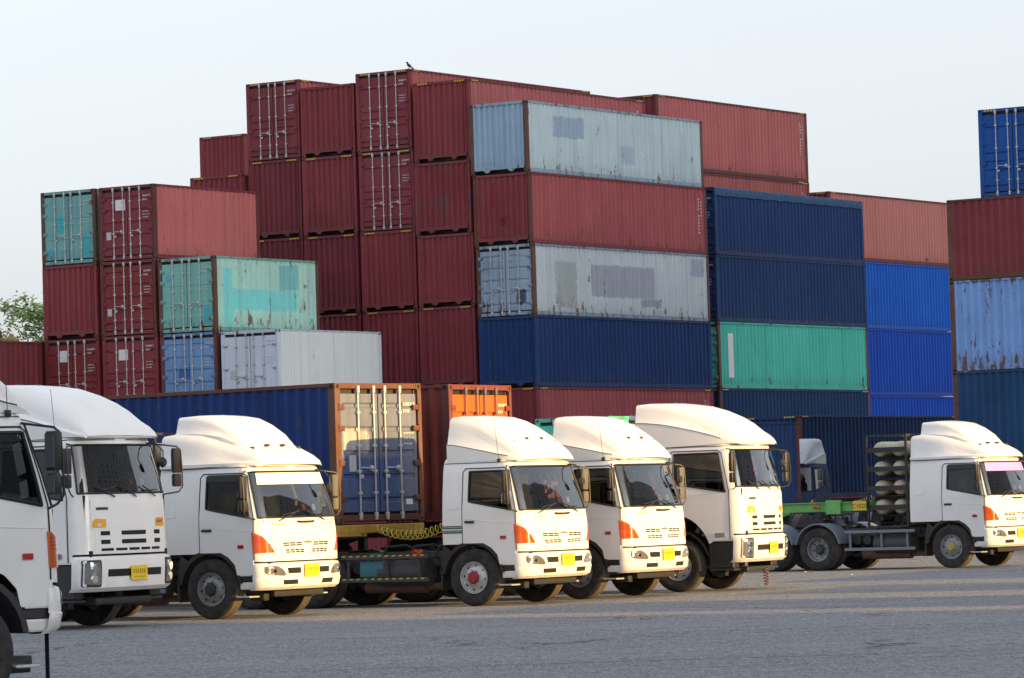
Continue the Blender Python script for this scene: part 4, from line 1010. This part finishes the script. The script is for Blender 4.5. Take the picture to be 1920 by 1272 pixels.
        if H:
            q.box(.58, .93, y0_, y1_, .635, .72); q.build('sill_strip', M['black'], T, 0, loc=(0, 0, dz)); q = MB(); q.cbox(.60, .95, y0_, y1_, .50, .622, .02); q.build('step_panel', PM, T, 0, loc=(0, 0, dz))
            q = MB(); q.cbox(.52, .80, y0_ , y1_, .36, .385, .008); q.build('step', M['zinc'], T, 0)
        else:
            q.cbox(.66, 1.18, y0_, y1_, .45, .97, .02); q.build('step_box', M['black'], T, 0, loc=(0, 0, dz)); q = MB(); q.cbox(.7, 1.2, y0_ - .02, y1_ + .02, .40, .44, .01); q.build('step', M['dark_metal'], T, 0)
    q = MB(); q.cyl((0, -1.0, .515), (0, 1.0, .515), .07, n=10); q.cbox(-.1, .1, -.5, .5, .42, .52, .03); q.build('front_axle', M['dark_metal'], T)
    if not chassis: return T
    x_end = -(wb + 1.95)
    for sg in (-1, 1):
        q = MB(); q.cbox(x_end, .95, sg * .42 - .04, sg * .42 + .04, .74, 1.0, .01); q.build('chassis_rail', M['chassis'], T, 0)
    q = MB()
    for x in (-.9, -1.7, -2.5, -wb, -wb - 1.3, x_end + .1): q.box(x - .04, x + .04, -.38, .38, .78, .96)
    tag(q.build('cross_members', M['chassis'], T, 0), kind='stuff')
    q = MB(); q.cbox(-.5, .7, -.36, .36, .55, 1.05, .05); q.cyl((-.5, 0, .75), (-wb, 0, .62), .06, n=8); q.build('engine', M['dark_metal'], T)
    # fifth wheel
    q = MB(); q.cbox(-wb - 1.2, -wb - .1, -.45, .45, 1.02, 1.06, .01); q.prism([(-wb - 1.0, 1.06), (-wb - .1, 1.06), (-wb - .25, 1.22), (-wb - .9, 1.22)], 'y', -.5, .5); q.build('fifth_wheel', M['dark_metal'], T)
    for ax_ in (-wb, -wb - 1.3):
        for sg in (-1, 1):
            wheel(T, ax_, sg * 1.21, sg, 'rear'); wheel(T, ax_, sg * .90, sg, 'rear')
        q = MB(); q.cyl((ax_, -1.0, .515), (ax_, 1.0, .515), .08, n=10); q.cyl((ax_ - .2, 0, .55), (ax_ + .2, 0, .55), .24, n=12); q.build('rear_axle', M['dark_metal'], T)
    if rear_guard:
        for ax_ in (-wb, -wb - 1.3):
            for sg in (-1, 1):
                q = MB(); arc_guard(q, ax_, .515, .60, .63, sg * 1.24, sg * .62, rad(12), rad(168)); q.build('rear_mudguard', M['grey_guard'], T, 40)
    # tanks, air reservoirs and side rails between the axles
    for sg in (-1, 1):
        q = MB(); q.cyl((-1.15, sg * .86, .62), (-2.15, sg * .86, .62), .24, n=18); q.build('fuel_tank', M['chassis'], T, 40)
        q = MB()
        for z in (.92, .50): q.cbox(-wb + .72, -.98, sg * 1.16 - .025, sg * 1.16 + .025, z - .035, z + .035, .006)
        for x in (-1.2, -1.9, -wb + .85): q.box(x - .025, x + .025, sg * 1.12 - .02, sg * 1.12 + .02, .5, .95); q.box(x - .02, x + .02, min(sg * .45, sg * 1.12), max(sg * .45, sg * 1.12), .86, .90)
        rl = q.build('side_guard', M['grey_guard'] if rack and not stripes else M['chassis'], T, 0)
        if stripes:
            q = MB()
            for z in (.955, .535):
                for i in range(12): x = -wb + .74 + i * .155; q.add([(x, sg * 1.187, z - .022), (x + .07, sg * 1.187, z - .022), (x + .1, sg * 1.187, z + .0), (x + .03, sg * 1.187, z + .0)], [(0, 1, 2, 3)]); q.add([(x, sg * 1.187, z + .0015), (x + .08, sg * 1.187, z + .0015), (x + .08, sg * 1.14, z + .0015), (x, sg * 1.14, z + .0015)], [(0, 1, 2, 3)])
            tag(q.build('hazard_stripe', M['hazard_yellow'], rl, 0), kind='stuff')
        for i, x in enumerate((-2.35, -2.62)):
            q = MB(); q.cyl((x, sg * .62, .72), (x, sg * 1.02, .72), .11, n=12); q.build('air_tank', M['dark_metal'], T, 40)
    q = MB(); q.tube([(-.55, -.5, .45), (-.9, -.62, .36), (-1.3, -.72, .36)], .06, 8); q.cyl((-1.3, -.72, .36), (-2.6, -.72, .36), .115, n=12); q.build('exhaust', M['rustpipe'], T, 40)
    q = MB()
    for x in (-.95, -1.5, -2.1): q.tube([(x, -1.0, .88), (x + .1, -.95, 1.1), (x + .35, -.7, 1.12), (x + .55, -.5, .98)], .028, 6)
    q.build('hose_run', M['rubber'], T)
    if box:
        q = MB(); q.cbox(-2.55, -2.0, -1.08, -.78, .55, .84, .03); q.tube([(-2.45, -.93, .84), (-2.4, -.93, .97), (-2.15, -.93, .97), (-2.1, -.93, .84)], .014, 5); q.build('tool_box', M['teal_box'], T)
        for x, m_ in ((-1.32, 'red_lens'), (-1.2, 'amber')): q = MB(); q.cyl((x, -1.08, .99), (x, -1.13, .99), .055, n=12); q.build('tail_lamp', M[m_], T)
        q = MB(); q.box(-.66, -.635, -1.12, -.7, 1.05, 2.55); q.build('air_intake', M['black'], T, 0)
    if rack:
        rk = MB()
        for x in (-1.16, -2.22):
            for y in (-1.13, 1.13): rk.box(x - .025, x + .025, y - .025, y + .025, 1.02, 3.24)
        for z in (1.03, 3.22):
            for y in (-1.13, 1.13): rk.box(-2.195, -1.185, y - .02, y + .02, z - .02, z + .02)
            for x in (-1.16, -2.22): rk.box(x - .02, x + .02, -1.105, 1.105, z - .02, z + .02)
        for zc in (1.50, 1.96, 2.42, 2.88):
            for y in (-1.145, 1.145): rk.box(-2.2, -1.18, y - .008, y + .008, zc - .07, zc + .05)
            rk.box(-2.18, -1.2, -1.0, 1.0, zc - .204, zc - .196)  # dark plate added between the rows to stand in for shade inside the rack
            for y in (-.7, .7): rk.box(-2.2, -1.18, y - .02, y + .02, zc - .235, zc - .205)
        rko = rk.build('cylinder_rack', M['black'], T, 0)
        for zc in (1.50, 1.96, 2.42, 2.88):
            for x in (-1.94, -1.44):
                q = MB(); rr = .19; pr = [(.0, -1.10), (.06, -1.092), (.11, -1.065), (.155, -1.015), (.18, -.95), (rr, -.86), (rr, .86), (.18, .95), (.155, 1.015), (.11, 1.065), (.0, 1.1)]
                q.lathe(pr, (x, 0, zc), 20, None); q.build('gas_cylinder', M['cream'], rko, 60)
    return T
plain_amber = plain('plate_print', (.45, .27, .02), .5)
M['zinc_dark'] = plain('dusty_mirror_shell', (.13, .12, .11), .6); M['dark_lamp'] = plain('smoked_lamp', (.08, .085, .08), .25); M['dark_seam'] = plain('body_seam', (.10, .10, .10), .6)

def truck_at(kind, wx, wy, a, label, **k):
    """wx, wy: contact point of the near front wheel's outer face; a: heading below +X in degrees"""
    left = Vector((math.sin(rad(a)), math.cos(rad(a)), 0)); p = Vector((wx, wy, 0)) + left * 1.2
    return make_truck(kind, p, -rad(a), label, **k)
T0 = truck_at('hino', -5.25, 39.0, -41.0, 'nearest white truck cut off by the left edge, cab side showing', dz=.2, paint='white_dirty')
T1 = truck_at('isuzu', -8.26, 66.4, 28.0, 'white truck with tall upright headlights beside the left edge', paint='white')
T1.scale = (1.08,) * 3
T2 = truck_at('hino', -5.28, 70.0, 31.0, 'white high-roof truck with a white sun strip across its windscreen', roof='high', visor='white', rack=True, deco=('hazard_yellow', 2, -.05, 0))
T3 = truck_at('hino', -.82, 73.84, 31.0, 'white truck with red wheel hub and green stripes behind its door', rim='red', stripes=True, deco=('pink', 16, -.25, .25), box=True, rear_guard=False)
T4 = truck_at('hino', 1.12, 76.6, 29.5, 'white truck half hidden behind the red-hubbed one', deco=('pink', 3, .0, .15), rear_guard=False)
T5 = truck_at('isuzu', 3.11, 80.1, 24.0, 'tallest white truck with tall upright headlights, in the middle right', rim='red', deco=('pink', 3, -.3, -.2))
T6 = truck_at('hino', 10.27, 97.0, 33.0, 'white high-roof truck carrying a rack of cream gas cylinders', roof='high', rack=True, rim='yellow', visor='purple')
def fwd(o): return Vector((math.cos(o.rotation_euler.z), math.sin(o.rotation_euler.z), 0))
def left(o): return Vector((-math.sin(o.rotation_euler.z), math.cos(o.rotation_euler.z), 0))

# ------------------------------------------------------------------ semi-trailers (x = 0 at the front bolster, frame runs to -x)
def make_trailer(pos, rz, deck, L, label, mat, bolster=None, sign=None, wheels=True, group='semi-trailers'):
    R = empty('semi_trailer', pos, rz, label, 'trailer', group); bm_ = M[bolster or mat]; fm = M[mat]
    for sg in (-1, 1):
        q = MB(); y = sg * .46; zt = deck - .05
        prof = [(-.02, zt), (-L + .1, zt), (-L + .1, zt - .30), (-4.2, zt - .42), (-3.5, zt - .40), (-2.9, zt - .22), (-.02, zt - .20)]
        q.prism(prof, 'y', y - .012, y + .012)
        q.box(-L + .1, -.02, y - .08, y + .08, zt - .0, zt + .02); q.box(-L + .1, -4.2, y - .08, y + .08, zt - .44, zt - .42 + .0)
        q.build('main_beam', fm, R, 0)
    for x, nm in ((-.02, 'front_bolster'), (-L + .2, 'rear_bolster')):
        q = MB(); q.cbox(x - .16, x, -1.2, 1.2, deck - .19, deck - .035, .012)
        q.box(x - .16, x + .02, -1.2, -.62, deck - .24, deck - .19); q.box(x - .16, x + .02, .62, 1.2, deck - .24, deck - .19)
        for y in (-.9, -.35, .35, .9): q.box(x + .001, x + .022, y - .02, y + .02, deck - .19, deck - .05)
        bo = q.build(nm, bm_, R, 0)
        for y in (-1.13, 1.13):
            q = MB(); q.cbox(x - .15, x - .02, y - .06, y + .06, deck - .034, deck - .002, .01); q.build('twistlock', M['dark_metal'], bo, 0)
    q = MB()
    for i in range(1, int(L / 1.25)): x = -i * 1.25; q.box(x - .04, x + .04, -.44, .44, deck - .2, deck - .1)
    tag(q.build('cross_members', fm, R, 0), kind='stuff')
    q = MB(); q.cbox(-2.5, -.2, -.5, .5, deck - .29, deck - .255, .01); q.build('coupler_plate', M['dark_metal'], R, 0)
    for sg in (-1, 1):
        q = MB(); q.box(-3.25, -3.10, sg * .62 - .07, sg * .62 + .07, .35, deck - .25); q.box(-3.3, -3.05, sg * .62 - .12, sg * .62 + .12, .28, .33); q.build('landing_leg', M['dark_metal'], R, 0)
    if wheels:
        for x in (-L + 3.9, -L + 2.6, -L + 1.3):
            for sg in (-1, 1): wheel(R, x, sg * 1.21, sg, 'rear'); wheel(R, x, sg * .9, sg, 'rear')
            q = MB(); q.cyl((x, -1, .515), (x, 1, .515), .08, n=8); q.box(x - .3, x + .3, -.5, .5, .6, deck - .5); q.build('axle', M['dark_metal'], R, 40)
    return R
def coil(parent, p0, p1, sag, turns, r, mat, name='air_hose', fade=1.0):
    q = MB(); pts = []; n = turns * 10; p0 = Vector(p0); p1 = Vector(p1); ax = (p1 - p0).normalized(); a = Vector((0, 1, 0)) if abs(ax.y) < .8 else Vector((1, 0, 0)); b_ = ax.cross(a).normalized(); a = b_.cross(ax)
    for i in range(n + 1):
        t = i / n; c = p0.lerp(p1, t) - Vector((0, 0, sag * 4 * t * (1 - t))); an = t * turns * 2 * math.pi; rr = r * (.75 + .25 * math.sin(t * 3.1))
        pts.append(c + a * math.cos(an) * rr + b_ * math.sin(an) * rr)
    q.tube(pts, .012, 5); return q.build(name, mat, parent, 60)

def on_truck(T, x, y=0, z=0): return T.location + fwd(T) * x + left(T) * y + Vector((0, 0, z))
# truck 3: blue container, doors towards the cab
DK = 1.56
rz3 = T3.rotation_euler.z - rad(8.5); kp = on_truck(T3, -4.05); f3 = Vector((math.cos(rz3), math.sin(rz3), 0))
tr3 = make_trailer(kp + f3 * 1.52, rz3, DK, 12.3, 'yellow skeletal trailer under the blue container', 'yellow')
container(kp + f3 * (1.50 - 6.096) + Vector((0, 0, DK)), rz3 + math.pi / 2, 12.192, HS, C['trailer_blue'], C['trailer_door'], C['rusty_maroon'], ends='doors', style='wide', rust_post=C['rusty'],
          label='blue container on a yellow trailer with worn grey doors partly in sun', group='containers on trailers', decals=[('data_plate', 'e', -.85, -.66, .95, 1.25, 'zinc'), ('label_sticker', 'e', .72, .9, .32, .42, 'paper')], tunnel=False)
coil(T3, (-.66, -.55, 1.62), (-2.6, -.35, 1.45), .22, 17, .085, M['yellow_hose'])
# truck 4: orange container
tr4 = make_trailer(on_truck(T4, -2.68), T4.rotation_euler.z, DK, 12.3, 'dark trailer under the orange container', 'chassis')
container(on_truck(T4, -2.70 - 6.096, 0, DK), T4.rotation_euler.z + math.pi / 2, 12.192, HS, C['oxide'], C['orange'], C['brick'], ends='doors', style='groove', lockm='zinc_dark', rust_post=C['rusty_maroon'],
          label='orange container doors behind the red-hubbed truck', group='containers on trailers', decals=[('placard', 'e', -.93, -.75, 1.5, 1.78, 'paper')], tunnel=False)
# truck 6: empty green trailer
tr6 = make_trailer(on_truck(T6, -2.25), T6.rotation_euler.z, 1.68, 12.3, 'empty green trailer coupled behind the gas cylinder truck', 'green_steel')
q = MB(); q.box(-.34, .02, -1.235, -1.21, 1.44, 1.66); sg_ = q.build('number_board', M['hazard_yellow'], tr6, 0)
fc = bpy.data.curves.new('trailer_number', 'FONT'); fc.body = 'C1020'; fc.size = .15; fc.align_x = 'CENTER'; fc.extrude = .001
fo = bpy.data.objects.new('tmp', fc); COL.objects.link(fo); bpy.context.view_layer.update()
fm_ = bpy.data.meshes.new_from_object(fo.evaluated_get(bpy.context.evaluated_depsgraph_get())); bpy.data.objects.remove(fo)
fm_.materials.clear(); fm_.materials.append(M['dark_ink']); lt = link('board_lettering', fm_, sg_); lt.location = (-.16, -1.2375, 1.49); lt.rotation_euler = (math.pi / 2, 0, 0)
for x, m_ in ((-1.75, 'red_lens'), (-1.65, 'amber')): q = MB(); q.cbox(x - .045, x + .045, -.60, -.545, 1.50, 1.57, .012); q.build('marker_lamp', M[m_], tr6)
q = MB(); q.box(-1.45, -1.05, -.56, -.475, 1.36, 1.70); q.build('side_bracket', M['green_steel'], tr6, 0)
coil(T6, (-2.3, -.7, 1.75), (-2.75, -.8, 1.62), .04, 8, .07, M['steel'])
# truck 5: upright exhaust behind the cab, coiled wire under the bumper
q = MB(); q.tube([(-1.0, -.25, 1.0), (-1.0, -.25, 3.15), (-1.02, -.25, 3.32), (-1.12, -.25, 3.42), (-1.30, -.25, 3.44)], .085, 10); q.build('exhaust_stack', M['steel'], T5, 60)
coil(T5, (1.35, .1, .42), (1.35, .12, .08), 0, 6, .05, M['rustpipe'], 'hanging_wire')
q = MB(); q.cbox(-.98, -.9, -1.1, 1.1, 1.05, 2.6, .03); q.build('rear_air_box', M['black'], T4, 0)
# truck 0: strap hanging from the bumper, step plate
q = MB(); q.box(.99, 1.0, -1.06, -1.0, .05, .72); q.build('hanging_strap', M['rubber'], T0, 0)

# ------------------------------------------------------------------ containers and a lorry between the front row and the stacks
def on_trailer(near, zt, H, L, side, end, label, tmat, tlabel, ends='corr', cl=None, **k):
    """near = centre of the near end on the ground, length runs along U"""
    base = zt - H; rz = math.atan2(-U.y, -U.x)
    make_trailer(Vector((near.x, near.y, BASE)), rz, base - BASE, max(L, 12.2), tlabel, tmat)
    return container(Vector((near.x, near.y, base)) + U * (L / 2), RU, L, H, side, end, ends=ends, label=label, group='containers on trailers', **k)
on_trailer(Vector((.57, 114, 0)) + V * 1.219, 4.20, HS, S20, C['teal'], C['teal'], 'teal container seen in the gaps between the truck roofs', 'dark_metal', 'dark trailer under the teal container', ends='doors', style='flat', decals=[('placard', 'e', -.95, -.6, 1.7, 2.15, 'paper')])
on_trailer(Vector((9.12, 131, 0)) - V * 1.219 - U * 12.192, 4.22, HS, 12.192, C['navy'], C['navy'], 'dark navy container on a red trailer behind the tallest truck', 'red_steel', 'red trailer under the dark navy container', rust_post=C['rusty_maroon'])
on_trailer(Vector((9.9, 142, 0)) - V * 1.219, 4.66, HH, 12.192, C['navy3'], C['navy'], 'long navy container behind the gas cylinder rack', 'dark_metal', 'dark trailer under the long navy container', rust_post=C['rusty_maroon'])
T7 = make_truck('hino', Vector((9.05, 135.35, .29)), rad(-115), 'small silver and slate cab parked far behind the green trailer', paint='slate', roofm='silver', detail=False)

# ------------------------------------------------------------------ bird on the highest container
br = MB(); bl = F0 + V * -5.32 + U * .14
br.lathe([(0, -.09), (.02, -.085), (.042, -.05), (.05, 0), (.042, .05), (.02, .09), (0, .1)], (0, 0, 0), 10)
br.v = [(y, x, z + .5 * y) for x, y, z in br.v]
br.cyl((.075, 0, .075), (.11, 0, .10), .032, .024, 8); br.cyl((.115, 0, .10), (.15, 0, .095), .008, .002, 5)
br.prism([(-.08, -.045), (-.2, -.13), (-.215, -.115), (-.08, -.02)], 'y', -.02, .02)
for s_ in (-1, 1): br.cyl((0, .02 * s_, -.04), (.01, .02 * s_, -.12), .005, n=5)
bo = br.build('bird', M['dark_ink'], None, 50); bo.location = (bl.x, bl.y, 17.78 + .125); bo.rotation_euler = (0, 0, 2.2); bo.scale = (1.3,) * 3
tag(bo, 'small dark bird perched on the highest container corner', 'bird')

# ------------------------------------------------------------------ litter on the road
for i, (x, y, w, m_) in enumerate(((6.15, 94.5, .22, 'paper'), (6.9, 97.2, .3, 'paper'), (7.5, 92.0, .16, 'paper'), (5.3, 60.4, .5, 'dark_ink'), (1.9, 62.0, .3, 'rustpipe'))):
    q = MB(); n = 7; pts = [(w * .5 * math.cos(k / n * 6.28) * random.uniform(.5, 1), w * .3 * math.sin(k / n * 6.28) * random.uniform(.5, 1), .006 + random.uniform(0, .03)) for k in range(n)]
    q.add(pts + [(0, 0, .02)], [(k, (k + 1) % n, n) for k in range(n)]); o = q.build('litter', M[m_], None, 0); o.location = (x, y, .002)
    tag(o, ['white scrap nearest the tall truck bumper on the road', 'pale scrap in front of the tractor rear wheels', 'small white scrap between tractor axles on the road', 'dark scrap on the shaded road at lower right', 'brown strip on the shaded road below the tall truck'][i], 'litter', 'scraps on the road')

# ------------------------------------------------------------------ unseen containers added past the right edge to streak the road with shadow
sdir = Vector((math.cos(rad(SUN_AZ)), math.sin(rad(SUN_AZ)), 0)); ndir = Vector((-sdir.y, sdir.x, 0))
for n_, s0_, L in ((63.2, -15, S20), (72.8, -13.5, S20), (85.5, -17, 12.192)):
    c = ndir * n_ + sdir * s0_
    container(Vector((c.x, c.y, 0)), math.atan2(ndir.y, ndir.x) - math.pi / 2, L, HS, C['maroon'], full=False, label='lone container standing beyond the right edge of the picture', group='unseen containers added for road shadows')

# ------------------------------------------------------------------ apartment blocks beside the yard (they shade it and show in the windscreens)
sdir = Vector((math.cos(rad(SUN_AZ)), math.sin(rad(SUN_AZ)), 0)); ndir = Vector((-sdir.y, sdir.x, 0))
M['concrete'] = plain('painted_concrete', (.36, .34, .32), .85, 0, .15, .4); M['bwin'] = plain('flat_window', (.03, .035, .04), .15)
def apartment(n0, n1, s0, depth, h, label):
    c = ndir * ((n0 + n1) / 2) + sdir * (s0 + depth / 2); R = empty('apartment_building', (c.x, c.y, 0), math.atan2(sdir.y, sdir.x), label, 'building', 'apartment blocks beside the yard')
    w = (n1 - n0) / 2; q = MB(); q.box(-depth / 2, depth / 2, -w, w, 0, h); q.box(-depth / 2 + 2, depth / 2 - 2, -w + 3, w - 3, h, h + 2.4); q.build('wall', M['concrete'], R, 0)
    wm = (lambda q: (q.box(-.06, .04, -.9, .9, -.8, .8), q.mesh('window', M['bwin'], 0))[1])(MB()); bm2 = (lambda q: (q.box(-.9, 0, -1.5, 1.5, -.1, .05), q.box(-.9, -.8, -1.5, 1.5, .05, .95), q.mesh('balcony', M['concrete'], 0))[1])(MB())
    nx = min(15, int(2 * w / 5)); nz = int((h - 3) / 3)
    for i in range(nx):
        for k in range(nz):
            y = -w + (i + .5) * 2 * w / nx; wo_ = link('window', wm, R, None, (-depth / 2, y, 2.2 + k * 3))
            if i % 3 == 1 and k: link('balcony', bm2, wo_, None, (0, 0, -.95))
apartment(-28, 58.3, 70, 14, 44, 'grey apartment block mirrored in the truck windscreens, nearer one')
apartment(104, 262, 70, 14, 60, 'grey apartment block mirrored in the truck windscreens, farther one')
